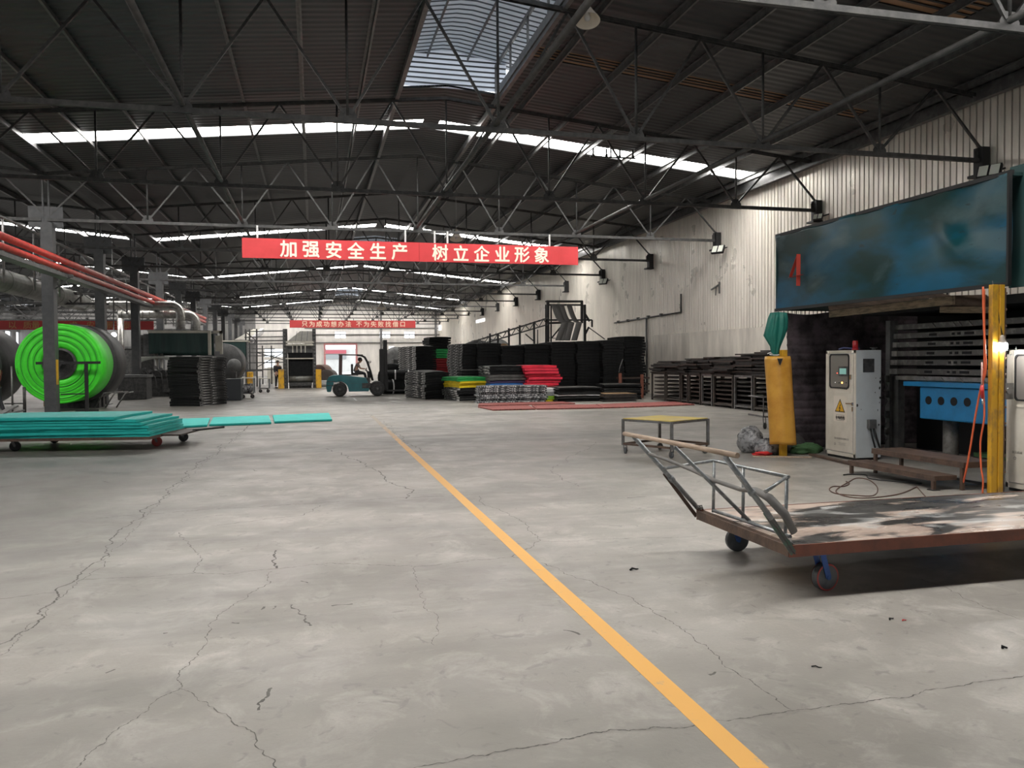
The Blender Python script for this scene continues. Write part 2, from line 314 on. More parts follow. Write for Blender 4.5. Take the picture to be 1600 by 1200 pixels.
# ------------------------------------------------------------------ mesh helpers
Z3 = Vector((0, 0, 1))
class MB:
    def __init__(s): s.v = []; s.f = []; s.mi = []; s.sm = []
    def add(s, vs, fs, mi=0, sm=False, T=None):
        o = len(s.v)
        s.v += [tuple(T @ Vector(p)) if T is not None else tuple(p) for p in vs]
        for f in fs: s.f.append([i+o for i in f]); s.mi.append(mi); s.sm.append(sm)
        return s
    def box(s, c, sz, rz=0, mi=0, T=None):
        x, y, z = sz[0]/2, sz[1]/2, sz[2]/2
        q = Matrix.Translation(c) @ Matrix.Rotation(rz, 4, 'Z')
        if T is not None: q = T @ q
        vs = [(a*x, b*y, k*z) for k in (-1, 1) for a, b in ((-1, -1), (1, -1), (1, 1), (-1, 1))]
        return s.add(vs, [(3, 2, 1, 0), (4, 5, 6, 7), (0, 1, 5, 4), (1, 2, 6, 5), (2, 3, 7, 6), (3, 0, 4, 7)], mi, T=q)
    def b2(s, p, q, mi=0):
        return s.box([(a+b)/2 for a, b in zip(p, q)], [abs(b-a) for a, b in zip(p, q)], mi=mi)
    def bar(s, p, q, w=.05, h=None, up=None, mi=0):
        p, q = Vector(p), Vector(q); d = q-p; h = h or w
        u = Vector(up) if up else (Z3 if abs(d.normalized().z) < .95 else Vector((0, 1, 0)))
        a = d.cross(u).normalized(); b = a.cross(d).normalized()
        vs = [e + a*(i*w/2) + b*(j*h/2) for e in (p, q) for i, j in ((-1, -1), (1, -1), (1, 1), (-1, 1))]
        return s.add(vs, [(3, 2, 1, 0), (4, 5, 6, 7), (0, 1, 5, 4), (1, 2, 6, 5), (2, 3, 7, 6), (3, 0, 4, 7)], mi)
    def tube(s, pts, r, n=8, closed=False, mi=0, sm=True, flat=1.0):
        P = [Vector(p) for p in pts]; k = len(P)
        rs = r if isinstance(r, (list, tuple)) else [r]*k
        vs = []; a = None
        for i in range(k):
            if closed: d = P[(i+1) % k]-P[i-1]
            else: d = P[min(i+1, k-1)]-P[max(i-1, 0)]
            d.normalize()
            if a is None:
                u = Z3 if abs(d.z) < .9 else Vector((1, 0, 0)); a = d.cross(u).normalized()
            else: a = (a - d*a.dot(d)).normalized()
            b = d.cross(a)
            vs += [P[i] + (a*math.cos(2*PI*j/n) + b*math.sin(2*PI*j/n)*flat)*rs[i] for j in range(n)]
        fs = []
        for i in range(k if closed else k-1):
            i2 = (i+1) % k
            fs += [(i*n+j, i*n+(j+1) % n, i2*n+(j+1) % n, i2*n+j) for j in range(n)]
        s.add(vs, fs, mi, sm)
        if not closed:
            o = len(s.v)-len(vs)
            s.f += [[o+j for j in range(n)][::-1], [o+(k-1)*n+j for j in range(n)]]; s.mi += [mi, mi]; s.sm += [False, False]
        return s
    def lathe(s, prof, n=24, T=None, mi=0, sm=True, cap=True):
        vs = [(r*math.cos(2*PI*j/n), r*math.sin(2*PI*j/n), z) for r, z in prof for j in range(n)]
        fs = [(i*n+j, i*n+(j+1) % n, (i+1)*n+(j+1) % n, (i+1)*n+j) for i in range(len(prof)-1) for j in range(n)]
        s.add(vs, fs, mi, sm, T)
        if cap:
            o = len(s.v)-len(vs); k = len(prof)
            s.f += [[o+j for j in range(n)][::-1], [o+(k-1)*n+j for j in range(n)]]; s.mi += [mi, mi]; s.sm += [False, False]
        return s
    def cyl(s, p, q, r, n=20, mi=0): return s.tube([p, q], r, n, mi=mi)
    def prism(s, poly, h, T=None, mi=0, sm=False):
        n = len(poly)
        vs = [(x, y, 0) for x, y in poly] + [(x, y, h) for x, y in poly]
        fs = [list(range(n))[::-1], list(range(n, 2*n))] + [(i, (i+1) % n, n+(i+1) % n, n+i) for i in range(n)]
        return s.add(vs, fs, mi, sm, T)
    def grid(s, fn, nu, nv, mi=0, sm=True, thick=0):
        vs = [fn(i/nu, j/nv) for j in range(nv+1) for i in range(nu+1)]
        fs = [(j*(nu+1)+i, j*(nu+1)+i+1, (j+1)*(nu+1)+i+1, (j+1)*(nu+1)+i) for j in range(nv) for i in range(nu)]
        return s.add(vs, fs, mi, sm)
    def build(s, name, mat, parent=None, bevel=0, solid=0, local=False):
        off = Vector((0, 0, 0))
        if parent is not None and not local:
            r = parent
            while r is not None: off = off + Vector(r.location); r = r.parent
        me = bpy.data.meshes.new(name)
        me.from_pydata([tuple(Vector(p)-off) for p in s.v], [], s.f)
        for k in (mat if isinstance(mat, (list, tuple)) else [mat]): me.materials.append(k)
        me.polygons.foreach_set('material_index', s.mi); me.polygons.foreach_set('use_smooth', s.sm)
        me.update()
        o = bpy.data.objects.new(name, me); COL.objects.link(o)
        if parent is not None: o.parent = parent
        if solid:
            q = o.modifiers.new('s', 'SOLIDIFY'); q.thickness = solid; q.offset = 0
        if bevel:
            q = o.modifiers.new('b', 'BEVEL'); q.width = bevel; q.segments = 2; q.limit_method = 'ANGLE'; q.angle_limit = R(40)
        return o
def tag(o, label=None, cat=None, group=None, kind=None):
    for k, v in (('label', label), ('category', cat), ('group', group), ('kind', kind)):
        if v: o[k] = v
    return o
def thing(name, label, cat, loc=(0, 0, 0), group=None, rz=0):
    o = bpy.data.objects.new(name, None); COL.objects.link(o); o.location = loc; o.rotation_euler = (0, 0, rz); o.empty_display_size = .1
    return tag(o, label, cat, group)
def struct(name, mb, mat, **k): return tag(mb.build(name, mat, **k), kind='structure')
def dup(o, loc=None, rz=None, label=None, group=None, parent=None):
    c = o.copy(); COL.objects.link(c)
    if parent is not None: c.parent = parent
    for ch in list(o.children): dup(ch, parent=c)
    if loc is not None: c.location = loc
    if rz is not None: c.rotation_euler = (0, 0, rz)
    if label: c['label'] = label
    if group: c['group'] = group
    return c
def text(body, size, T, mat, name='lettering', parent=None, bold=0.0, ext=.004, space=1.0, sx=1.0):
    """flat raised lettering; T places its centre (local x right, y up, z out of the face)"""
    cu = bpy.data.curves.new('txt', 'FONT'); cu.body = body; cu.size = size; cu.align_x = 'CENTER'; cu.align_y = 'CENTER'
    cu.offset = bold; cu.extrude = ext; cu.space_character = space; cu.resolution_u = 3
    t = bpy.data.objects.new('txt', cu); COL.objects.link(t); bpy.context.view_layer.update()
    me = bpy.data.meshes.new_from_object(t.evaluated_get(bpy.context.evaluated_depsgraph_get()))
    bpy.data.objects.remove(t)
    off = Vector((0, 0, 0)); r = parent
    while r is not None: off = off + Vector(r.location); r = r.parent
    if len(me.vertices):
        ys = [v.co.y for v in me.vertices]; xs = [v.co.x for v in me.vertices]
        c = Vector(((min(xs)+max(xs))/2, (min(ys)+max(ys))/2, 0))
        for v in me.vertices:
            k = v.co-c; k.x *= sx; v.co = T @ k - off
    me.materials.clear(); me.materials.append(mat)
    o = bpy.data.objects.new(name, me); COL.objects.link(o)
    if parent is not None: o.parent = parent
    return o
def frame(o, xd, yd):
    """matrix with origin o, local x along xd, y along yd"""
    x = Vector(xd).normalized(); y = Vector(yd).normalized(); z = x.cross(y)
    q = Matrix((x, y, z)).transposed().to_4x4(); q.translation = o; return q
def FCAM(o): return frame(o, (1, 0, 0), (0, 0, 1))      # a face looking towards -Y
def FHALL(o): return frame(o, (0, -1, 0), (0, 0, 1))    # a face looking towards -X
def lerp(a, b, t): return a+(b-a)*t
def rrect(w, h, r, n=4):
    out = []
    for cx, cy, a0 in ((w/2-r, h/2-r, 0), (-w/2+r, h/2-r, 90), (-w/2+r, -h/2+r, 180), (w/2-r, -h/2+r, 270)):
        for i in range(n+1):
            a = R(a0+90*i/n); out.append((cx+r*math.cos(a), cy+r*math.sin(a)))
    return out
def caster(parent, p, r=.07, w=.035, ang=0, mat=None, top=None, fork=None, rim=None):
    """wheel with a fork; p = contact point on the floor, ang = rolling direction"""
    p = Vector(p); d = Vector((math.cos(ang), math.sin(ang), 0)); a = Vector((-d.y, d.x, 0)); c = p+Z3*r
    T = frame(c - a*w/2, d, Z3) if False else Matrix.Translation(c) @ Matrix.Rotation(ang, 4, 'Z') @ Matrix.Rotation(-PI/2, 4, 'X')
    mb = MB().lathe([(r*.25, -w/2-.004), (r*.85, -w/2-.004), (r*.97, -w/2), (r, -w/2+.006), (r, w/2-.006), (r*.97, w/2), (r*.85, w/2+.004), (r*.25, w/2+.004)], 20, T)
    wh = mb.build('wheel', mat or m_wheelgrey, parent)
    if rim:
        MB().lathe([(r*.86, w/2+.006), (r*.97, w/2+.004)], 24, T, cap=False).lathe([(r*.86, -w/2-.006), (r*.97, -w/2-.004)], 24, T, cap=False).build('rim', rim, wh)
    top = top if top is not None else p.z+2*r+.05
    f = MB(); q = c - d*r*.55; q.z = top
    for sgn in (-1, 1):
        f.bar(c+a*sgn*(w/2+.012), q+a*sgn*(w/2+.012), r*.45, .007, up=a)
    f.box((q.x, q.y, top-.006), (r*1.1, r*1.1, .012), ang).cyl(c-a*(w/2+.02), c+a*(w/2+.02), r*.16, 10)
    f.build('caster_fork', fork or m_steel, parent)
    return wh
# ================================================================== THE SETTING
XL, XR, XC, YE = -8.15, 15.4, 3.65, 100.0       # column row, right wall, ridge, end wall
XLL, XCL = -31.75, -19.95                        # the neighbouring bay on the left
def rz(x): return 9.05-.10*abs(x-XC) if x > XL else 9.05-.10*abs(x-XCL)
YS = [9.35+6.35*k for k in range(15)]            # truss lines
STRIPS = [6.2, 25.2, 44.3, 63.3, 82.4, 96.5]  # last strip is an added roof light to brighten the end wall
MONS = [(11.5, 21.7), (48.0, 57.0), (83.5, 91.0)]
MX0, MX1 = 2.36, 4.98

struct('floor', MB().b2((XLL-1, -9, -.2), (XR+.4, YE, 0)), m_floor)
struct('ground_outside', MB().b2((-60, YE, -.25), (60, 190, -.02)), m_ground)
struct('floor_line_marking', MB().b2((1.595, -1, 0), (1.705, 24, .0016)), m_line)
struct('floor_line_marking', MB().b2((1.66, 33.5, 0), (1.74, 36.2, .0016)), m_white)
# cracks and the expansion joint: traced where they run across the floor
def crack(px, wd, jag=.02, sub=4, seed=0):
    rnd = random.Random(seed); P = [fl(*p) for p in px]; Q = []
    Q = list(P); amp = jag*2.2
    while max((b-a).length for a, b in zip(Q, Q[1:])) > .045*max(1, Q[0].y/7) and len(Q) < 900:
        N_ = []
        for a, b in zip(Q, Q[1:]):
            l = (b-a).length; t = (b-a).normalized(); s = Vector((-t.y, t.x, 0))
            N_ += [a, a.lerp(b, rnd.uniform(.4, .6))+s*rnd.uniform(-1, 1)*min(l*.16, amp)]
        Q = N_+[Q[-1]]
    mb = MB(); vs = []
    for i, p in enumerate(Q):
        t = (Q[min(i+1, len(Q)-1)]-Q[max(i-1, 0)]).normalized(); s = Vector((-t.y, t.x, 0)); k = wd*rnd.uniform(.12, .95)*(1 if wd > .015 else .85)
        vs += [p+s*k/2+Z3*.0012, p-s*k/2+Z3*.0012]
    mb.add(vs, [(2*i, 2*i+1, 2*i+3, 2*i+2) for i in range(len(Q)-1)])
    return struct('floor_crack', mb, m_crack)
crack([(375, 674), (330, 712), (290, 745), (262, 769), (226, 801), (165, 862), (120, 906), (90, 928), (62, 955), (18, 1000), (-40, 1048)], .018, .03, seed=1)
crack([(385, 672), (300, 742), (232, 802), (128, 906), (72, 956), (0, 1024)], .008, .015, seed=21)
crack([(390, 664), (376, 676)], .04, .01, seed=2)
crack([(470, 1218), (640, 1202), (800, 1170), (900, 1152), (1000, 1140), (1100, 1130), (1238, 1111), (1360, 1095), (1480, 1075), (1640, 1053)], .012, .008, seed=3)
crack([(120, 907), (305, 895), (345, 897), (430, 889), (520, 880), (600, 883), (650, 885), (700, 880), (800, 870)], .011, .012, seed=4)
crack([(800, 870), (830, 855), (845, 845), (815, 815), (790, 800), (752, 785), (750, 775)], .011, .012, seed=5)
crack([(800, 870), (850, 880), (910, 905), (990, 938), (1040, 968), (1085, 1000), (1140, 1045), (1180, 1070), (1236, 1109)], .010, .012, seed=6)
crack([(425, 893), (422, 912), (360, 948), (335, 970), (318, 1010), (295, 1040), (276, 1062), (280, 1078), (240, 1098), (175, 1145), (120, 1200)], .009, .012, seed=7)
crack([(280, 1076), (310, 1095), (360, 1122), (400, 1152), (432, 1200)], .009, .01, seed=8)
crack([(280, 832), (302, 858), (315, 875), (305, 895)], .010, .012, seed=9)
crack([(650, 885), (655, 930), (682, 960), (678, 1008)], .006, .015, seed=10)
crack([(150, 810), (300, 798), (500, 786), (620, 778), (710, 774)], .014, .02, seed=11)
crack([(330, 822), (470, 806), (500, 790)], .012, .015, seed=12)
crack([(510, 701), (560, 720), (600, 748), (645, 768), (635, 779)], .022, .03, seed=13)
crack([(350, 718), (500, 702), (640, 694), (800, 688)], .02, .03, seed=14)
crack([(845, 846), (960, 842), (1090, 838)], .010, .01, seed=15)
crack([(560, 640), (610, 668), (660, 705)], .02, .04, seed=16)
crack([(1440, 905), (1530, 945), (1620, 975)], .007, .01, seed=17)
crack([(930, 690), (860, 735), (905, 760)], .015, .03, seed=18)
crack([(0, 936), (90, 926)], .010, .01, seed=19)
for k_, q_ in enumerate([[(518, 947), (534, 945), (551, 944)], [(408, 953), (413, 948)], [(426, 952), (430, 947)], [(470, 908), (481, 911)], [(455, 945), (478, 962), (486, 978)], [(425, 1075), (404, 1110)], [(255, 990), (262, 989)], [(165, 1052), (180, 1046)], [(362, 973), (374, 974)], [(395, 734), (402, 736)], [(350, 760), (376, 757)], [(160, 752), (170, 754)], [(560, 760), (606, 757)], [(1118, 1050), (1108, 1055)], [(430, 860), (433, 888)], [(880, 985), (906, 992)], [(1090, 742), (1120, 741)], [(980, 778), (1010, 776)]]): crack(q_, .022, .02, seed=40+k_)
def scrap(px, ln, wd, rot, mat=None):
    p = fl(*px); rnd = random.Random(px[0]); mb = MB()
    c = Vector((math.cos(rot), math.sin(rot), 0)); s = Vector((-c.y, c.x, 0))
    mb.tube([p-c*ln/2+Z3*wd*.4, p-c*ln*.1+s*wd+Z3*wd*.7, p+c*ln*.2-s*wd*.4+Z3*wd*.5, p+c*ln/2+Z3*wd*.4], [wd*.5, wd*.55, wd*.45, wd*.3], 7, flat=.7)
    return mb.build('rubber_scrap', mat or m_mark)
tag(scrap((991, 891), .07, .018, .2, m_black), 'dark curl of rubber lying between the yellow line and the cart', 'scrap')
tag(scrap((1393, 968), .05, .010, .5, m_black), 'thin dark rubber sliver in front of the cart shadow', 'scrap')
tag(scrap((1276, 1043), .05, .008, -.6, m_black), 'small twisted rubber scrap on the bare floor right of the yellow line', 'scrap')
tag(scrap((1570, 1014), .03, .016, 0, m_black), 'dark crumb near the right edge of the picture on the floor', 'scrap')
tag(scrap((1413, 970), .03, .008, .2, m_redbag), 'tiny red scrap beside the dark rubber sliver on the floor', 'scrap')

# right wall: ribbed sheet above, buckled flatter sheets below
def ribs(y0, y1, z0, z1, x, per, gw, dp):
    mb = MB(); ys = []; y = y0
    while y < y1:
        ys += [(y, x), (y+per-gw, x), (y+per-gw*.72, x+dp), (y+per-gw*.28, x+dp)]; y += per
    ys.append((y1, x)); vs = [(xx, min(yy, y1), z) for yy, xx in ys for z in (z0, z1)]
    mb.add(vs, [(2*i, 2*i+1, 2*i+3, 2*i+2) for i in range(len(ys)-1)])
    mb.mi = [1 if i % 4 in (1, 2) else 0 for i in range(len(ys)-1)]
    return mb
mb = ribs(-9, YE, 2.68, 8.0, XR, .20, .042, .045)
mb.b2((XR+.06, -9, 0), (XR+.3, YE, 8.3), 0)
struct('wall_right', mb, [m_wall, m_groove])
def buck(u, v):
    y = -9+u*43.5; k = math.sin(y*6.9)*.006+math.sin(y*2.3+1)*.012*(1-v)
    s = .016 if (y*1.1) % 1 < .07 else 0
    return (XR-.035+k*.8+s, y, v*2.70)
struct('wall_right_lower', MB().grid(buck, 620, 5), m_wall2)
mb = ribs(34.5, YE, 0, 2.70, XR-.01, .20, .055, .032)
struct('wall_right_far', mb, [m_wall, m_groove])
struct('trim_1', MB().bar((XR-.03, -9, 2.7), (XR-.03, 34.5, 2.7), .02, .04), m_wall2)
struct('trim_2', MB().b2((XR-.30, -9, 7.62), (XR-.02, YE, 7.82)).b2((XR-.34, -9, 7.56), (XR-.30, YE, 7.86)), m_purlin)
# neighbouring bay's far wall with its band of bright openings
mb = MB()
yy = -9
for k in range(30):
    a, b = 6+k*3.2, 7.9+k*3.2
    mb.b2((XLL-.2, yy, 2.6), (XLL, a, 5.2)); yy = b
mb.b2((XLL-.2, yy, 2.6), (XLL, YE, 5.2)); mb.b2((XLL-.2, -9, 0), (XLL, YE, 2.6)); mb.b2((XLL-.2, -9, 5.2), (XLL, YE, 9))
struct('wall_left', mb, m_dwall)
# wall behind the camera with a wide doorway
mb = MB(); mb.b2((XLL, -9.2, 0), (-.5, -9, 9.2)); mb.b2((7.0, -9.2, 0), (XR, -9, 9.2)); mb.b2((-.5, -9.2, 3.8), (7.0, -9, 9.2))
struct('wall_front', mb, m_dwall)
# end wall with door and windows (openings cut round a list of rectangles)
def wall_with_holes(x0, x1, z0, z1, y0, y1, holes):
    mb = MB(); xs = sorted({x0, x1, *[h[0] for h in holes], *[h[1] for h in holes]}); zs = sorted({z0, z1, *[h[2] for h in holes], *[h[3] for h in holes]})
    for a, b in zip(xs, xs[1:]):
        for c, d in zip(zs, zs[1:]):
            if not any(h[0] <= (a+b)/2 <= h[1] and h[2] <= (c+d)/2 <= h[3] for h in holes): mb.b2((a, y0, c), (b, y1, d))
    return mb
def prect(x0, y0, x1, y1, Y):
    p, q = at(x0, y1, Y), at(x1, y0, Y); return (p.x, q.x, max(0, p.z), q.z)
DOOR = prect(509.5, 539, 555.5, 590, YE); DOOR = (DOOR[0], DOOR[1], 0, DOOR[3])
WINS = [prect(523, 518, 540.5, 528.5, YE), prect(593, 518, 610, 528.5, YE), prect(631.5, 518, 648, 528.5, YE)]
GAP = prect(608, 541, 616, 560, YE); LWIN = [prect(413, 545, 442, 558, YE), prect(413, 562, 430, 575, YE)]
struct('wall_back', wall_with_holes(XL+1.5, XR, 0, 8.0, YE, YE+.25, [h for h in [DOOR, GAP]+WINS+LWIN if h[1] > XL+1.5]), m_wallend)
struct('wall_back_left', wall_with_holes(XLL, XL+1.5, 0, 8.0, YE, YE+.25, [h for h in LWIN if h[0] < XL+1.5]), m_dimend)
mb = MB()
for a, b, c in ((XL, XR, XC), (XLL, XL, XCL)):
    mb.add([(a, YE+.1, 7.8), (b, YE+.1, 7.8), (b, YE+.1, rz(b)+.1), (c, YE+.1, rz(c)+.1), (a, YE+.1, rz(a+.01)+.1)], [(0, 1, 2, 3, 4)])
struct('wall_back_gable', mb, m_wallend)
mb = MB()
for z in (4.9, 5.7, 3.9): mb.b2((-1, YE-.12, z), (XR, YE-.02, z+.10))
for x in (8.0, 14.8): mb.b2((x, YE-.2, 0), (x+.28, YE, 7.9))
struct('trim_3', mb, m_steel)
mb = MB(); a, b, c, d = DOOR
mb.b2((a-.22, YE-.1, 0), (a, YE+.3, d+.3)).b2((b, YE-.1, 0), (b+.22, YE+.3, d+.3)).b2((a, YE-.1, d), (b, YE+.3, d+.3))
dr = struct('door_1', mb, M('pink door frame', (.50, .22, .22), .6))
for i, h in enumerate(WINS+LWIN):
    mb = MB(); a, b, c, d = h
    for x in (a, (a+b)/2, b): mb.b2((x-.035, YE+.05, c), (x+.035, YE+.15, d))
    for z in (c, d): mb.b2((a, YE+.05, z-.035), (b, YE+.15, z+.035))
    struct('window_%d' % (i+1), mb, m_white)
# what stands outside the door
t = thing('building', 'pale building with red fascia seen through the end doorway', 'building', (0, 140, 0))
a = at(510, 560, 140); b = at(541, 547, 140); c = at(541, 552.5, 140)
MB().b2((a.x-4, 140, 0), (a.x+13, 150, a.z+1.6)).build('wall', m_ground, t)
MB().b2((a.x-4, 139.7, c.z), (b.x, 139.95, b.z)).build('fascia', M('red fascia', (.45, .10, .12), .6), t)
MB().b2((a.x-4, 139.8, c.z-.9), (b.x, 139.95, c.z-.15)).build('window_band', m_greymat, t)

# ------------------------------------------------------------------ roof
def roof_strip(mb, x0, x1, y0, y1, dz=0, th=.05):
    xs = [x0]+[c for c in (XCL, XL, XC) if x0 < c < x1]+[x1]
    for a, b in zip(xs, xs[1:]):
        e = 1e-4; za, zb = rz(a+e)+dz, rz(b-e if b > XL+e or b < XL else b-e)+dz
        vs = [(x, y, z+k) for x, z in ((a, za), (b, zb)) for y in (y0, y1) for k in (0, th)]
        mb.add(vs, [(0, 4, 6, 2), (1, 3, 7, 5), (0, 1, 5, 4), (2, 6, 7, 3), (0, 2, 3, 1), (4, 5, 7, 6)])
mb = MB(); ys = sorted([(y-.5, y+.5) for y in STRIPS]); cur = -9
solid = []
for a, b in ys: solid.append((cur, a)); cur = b
solid.append((cur, YE+.3))
BROWN = (18.1, 18.75)
for a, b in solid:
    roof_strip(mb, XLL-.3, MX0, a, b)
    # right slope, with the row of yellowed panels left out
    if a < BROWN[0] < b:
        roof_strip(mb, MX1, XR+.3, a, 12.5); roof_strip(mb, MX1, 9.2, 12.5, 13.3); roof_strip(mb, 12.4, XR+.3, 12.5, 13.3)
        roof_strip(mb, MX1, XR+.3, 13.3, BROWN[0]); roof_strip(mb, MX1, 5.2, *BROWN); roof_strip(mb, 14.1, XR+.3, *BROWN); roof_strip(mb, MX1, XR+.3, BROWN[1], b)
    else: roof_strip(mb, MX1, XR+.3, a, b)
    segs = [(a, b)]
    for m0, m1 in MONS:
        nx = []
        for s0, s1 in segs:
            if m1 <= s0 or m0 >= s1: nx.append((s0, s1)); continue
            if s0 < m0: nx.append((s0, m0))
            if s1 > m1: nx.append((m1, s1))
        segs = nx
    for s0, s1 in segs: roof_strip(mb, MX0, MX1, s0, s1)
for y in STRIPS:       # the sheets close up round each roof light
    for a, b in ((XL-.9, XL+.45), (14.9, XR+.3), (XC-.25, XC+.25)): roof_strip(mb, a, b, y-.5, y+.5)
struct('ceiling', mb, m_roof)
n = 0
for y in STRIPS:
    mb = MB()
    for a, b in ((XL+.45, XC-.25), (XC+.25, 14.9)): roof_strip(mb, a, b, y-.5, y+.5, .03, .02)
    struct('window_1%d' % n, mb, m_sky)
    mb = MB(); roof_strip(mb, XLL+2, XL-.9, y-.5, y+.5, .03, .02)
    struct('window_2%d' % n, mb, m_sky); n += 1
mb = MB(); roof_strip(mb, 5.2, 14.1, *BROWN, .03, .02); roof_strip(mb, 9.2, 12.4, 12.5, 13.3, .03, .02)
rb = MB()
for y in (18.22, 18.38, 18.54): roof_strip(rb, 5.2, 14.1, y, y+.045, .0, .02)
for y in (12.62, 12.82, 13.02): roof_strip(rb, 9.2, 12.4, y, y+.06, .0, .02)
struct('ceiling_rib', rb, m_roof)
struct('window_30', mb, m_brown)
# raised ridge vents: corrugated roof on posts, open along both sides
for i, (m0, m1) in enumerate(MONS):
    mb = MB(); y = m0-.4
    pr = [(1.75, 9.72), (XC-.18, 10.0), (XC+.18, 10.0), (5.55, 9.72)]; rows = []
    while y < m1+.4:
        rows += [(y, 0), (y+.17, 0), (y+.185, .04), (y+.235, .04)]; y += .25
    vs = [(x, yy, z+k) for yy, k in rows for x, z in pr]
    fs = [(j*4+q, j*4+q+1, j*4+q+5, j*4+q+4) for j in range(len(rows)-1) for q in range(3)]
    mb.add(vs, fs)
    mb.mi = [1 if (j % 4) else 0 for j in range(len(rows)-1) for q in range(3)]
    struct('ceiling_vent_roof', mb, [m_monroof, m_monrib])
    mb = MB()       # sloping end sheets
    for ye, dy in ((m1, 1.3), (m0, -1.3)):
        rows = []; z = 0
        while z < 1.0: rows += [(z, 0), (z+.09, 0), (z+.10, .03), (z+.135, .03)]; z += .14
        vs = [(x, ye-dy*(1-.95*zz)*0+k+dy*.0, rz(XC)-.05+zz*.95) for zz, k in rows for x in (MX0-.3, MX1+.3)]
        mb.add(vs, [(2*j, 2*j+1, 2*j+3, 2*j+2) for j in range(len(rows)-1)])
        mb.mi[-(len(rows)-1):] = [1 if j % 4 else 0 for j in range(len(rows)-1)]
    struct('ceiling_vent_end', mb, [m_monend, m_monrib])
    mb = MB()
    for x in (MX0, MX1):
        mb.b2((x-.03, m0, 8.8), (x+.03, m1, 9.0))
        mb.b2((x-.03, m0, 9.62), (x+.03, m1, 9.72))
        y = m0
        while y <= m1: mb.b2((x-.025, y-.025, 8.8), (x+.025, y+.025, 9.72)); y += (m1-m0)/6
    for x in (XC-.55, XC+.55): mb.b2((x-.02, m0, 9.80), (x+.02, m1, 9.86))
    struct('ceiling_vent_frame', mb, m_purlin)
# purlins running the length of the hall under the roof sheets
for k in range(16):
    x = XL+.55+k*1.49
    if MX0-.1 < x < MX1+.1: continue
    z = rz(x)-.02
    struct('ceiling_purlin', MB().b2((x-.03, -9, z-.15), (x-.022, YE, z)).b2((x-.03, -9, z-.15), (x+.02, YE, z-.142)).b2((x-.09, -9, z-.012), (x-.022, YE, z)), m_purlin)
for x in (MX0-.06, MX1+.06):
    struct('ceiling_purlin', MB().b2((x-.05, -9, rz(x)-.22), (x+.05, YE, rz(x)-.02)), m_purlin)
for k in range(10):
    x = XLL+1.5+k*2.4; struct('ceiling_purlin', MB().b2((x-.03, -9, rz(x)-.19), (x+.05, YE, rz(x)-.02)), m_purlin)

# ------------------------------------------------------------------ roof trusses
ZB = 6.2
NX = [XC+2.95*k for k in range(-4, 5)]
def make_truss(label):
    t = thing('roof_truss', label, 'roof truss', (XC, YS[0], ZB), 'steel roof trusses')
    y = YS[0]
    MB().bar((XL, y-.045, ZB), (XR-.12, y-.045, ZB), .008, .09).bar((XL, y-.02, ZB-.045), (XR-.12, y-.02, ZB-.045), .075, .008).bar((XL, y+.05, ZB), (XR-.12, y+.05, ZB), .008, .09).build('bottom_chord', m_truss, t)
    mb = MB(); zt = lambda x: rz(x)-.21
    for a, b in ((XL+.02, XC), (XC, XR-.05)):
        mb.bar((a, y-.05, zt(a+.01)), (b, y-.05, zt(b)), .01, .075).bar((a, y+.05, zt(a+.01)), (b, y+.05, zt(b)), .01, .075).bar((a, y, zt(a+.01)+.04), (b, y, zt(b)+.04), .11, .01)
    mb.build('top_chord', m_truss, t)
    for i, x in enumerate(NX):
        g = MB(); wd = .17
        poly = [(-wd, -.06), (wd, -.06), (wd, .10), (.09, .24), (-.09, .24), (-wd, .10)]
        if i in (0, 8): poly = [(-.05, -.06), (.2, -.06), (.2, .2), (.05, .34), (-.05, .34)] if i == 0 else [(-.2, -.06), (.0, -.06), (.0, .34), (-.06, .34), (-.2, .2)]
        g.prism(poly, .012, frame((min(x, XR-.12), y+.006, ZB), (1, 0, 0), (0, 0, 1))); g.build('gusset', m_truss, t)
        if 0 < i < 8:
            MB().tube([(x, y, ZB+.1), (x, y, zt(x))], .028, 6).build('web_strut', m_truss, t)
        for s in (-1, 1):
            x2 = x+s*1.475
            if x2 < XL or x2 > XR: continue
            MB().bar((x+s*.06, y, ZB+.13), (x2, y, zt(x2)), .05, .05, up=(0, 1, 0)).build('web_diagonal', m_truss, t)
    return t
TL = ['nearest roof truss, its chord cutting the top right corner above the blue hood',
      'second roof truss from the camera, ending on the wall above the blue hood',
      'third roof truss from the camera, ending just left of the blue hood top',
      'roof truss that carries the large red banner',
      'first roof truss beyond the large red banner', 'second roof truss beyond the large red banner']
tr0 = make_truss(TL[0])
for k in range(1, len(YS)):
    lab = TL[k] if k < len(TL) else ('roof truss that carries the far red banner' if k == 12 else 'small distant roof truss among the receding row behind the large red banner')
    dup(tr0, (XC, YS[k], ZB), label=lab)
for k in range(2, len(YS)):
    dup(tr0, (XCL, YS[k], ZB), label='dark roof truss over the neighbouring bay left of the columns', group='roof trusses of the left bay')
# longitudinal tie tubes between the truss nodes
for x, lab in ((-2.25, 'long steel tie tube under the left roof slope'), (XC-.06, 'long steel tie tube along the ridge line under the vents'), (9.55, 'long steel tie tube under the right roof slope')):
    tag(MB().tube([(x, -5, ZB+.12), (x, YE, ZB+.12)], .055, 10).build('tie_tube', m_tie), lab, 'tie tube', 'tie tubes between trusses')
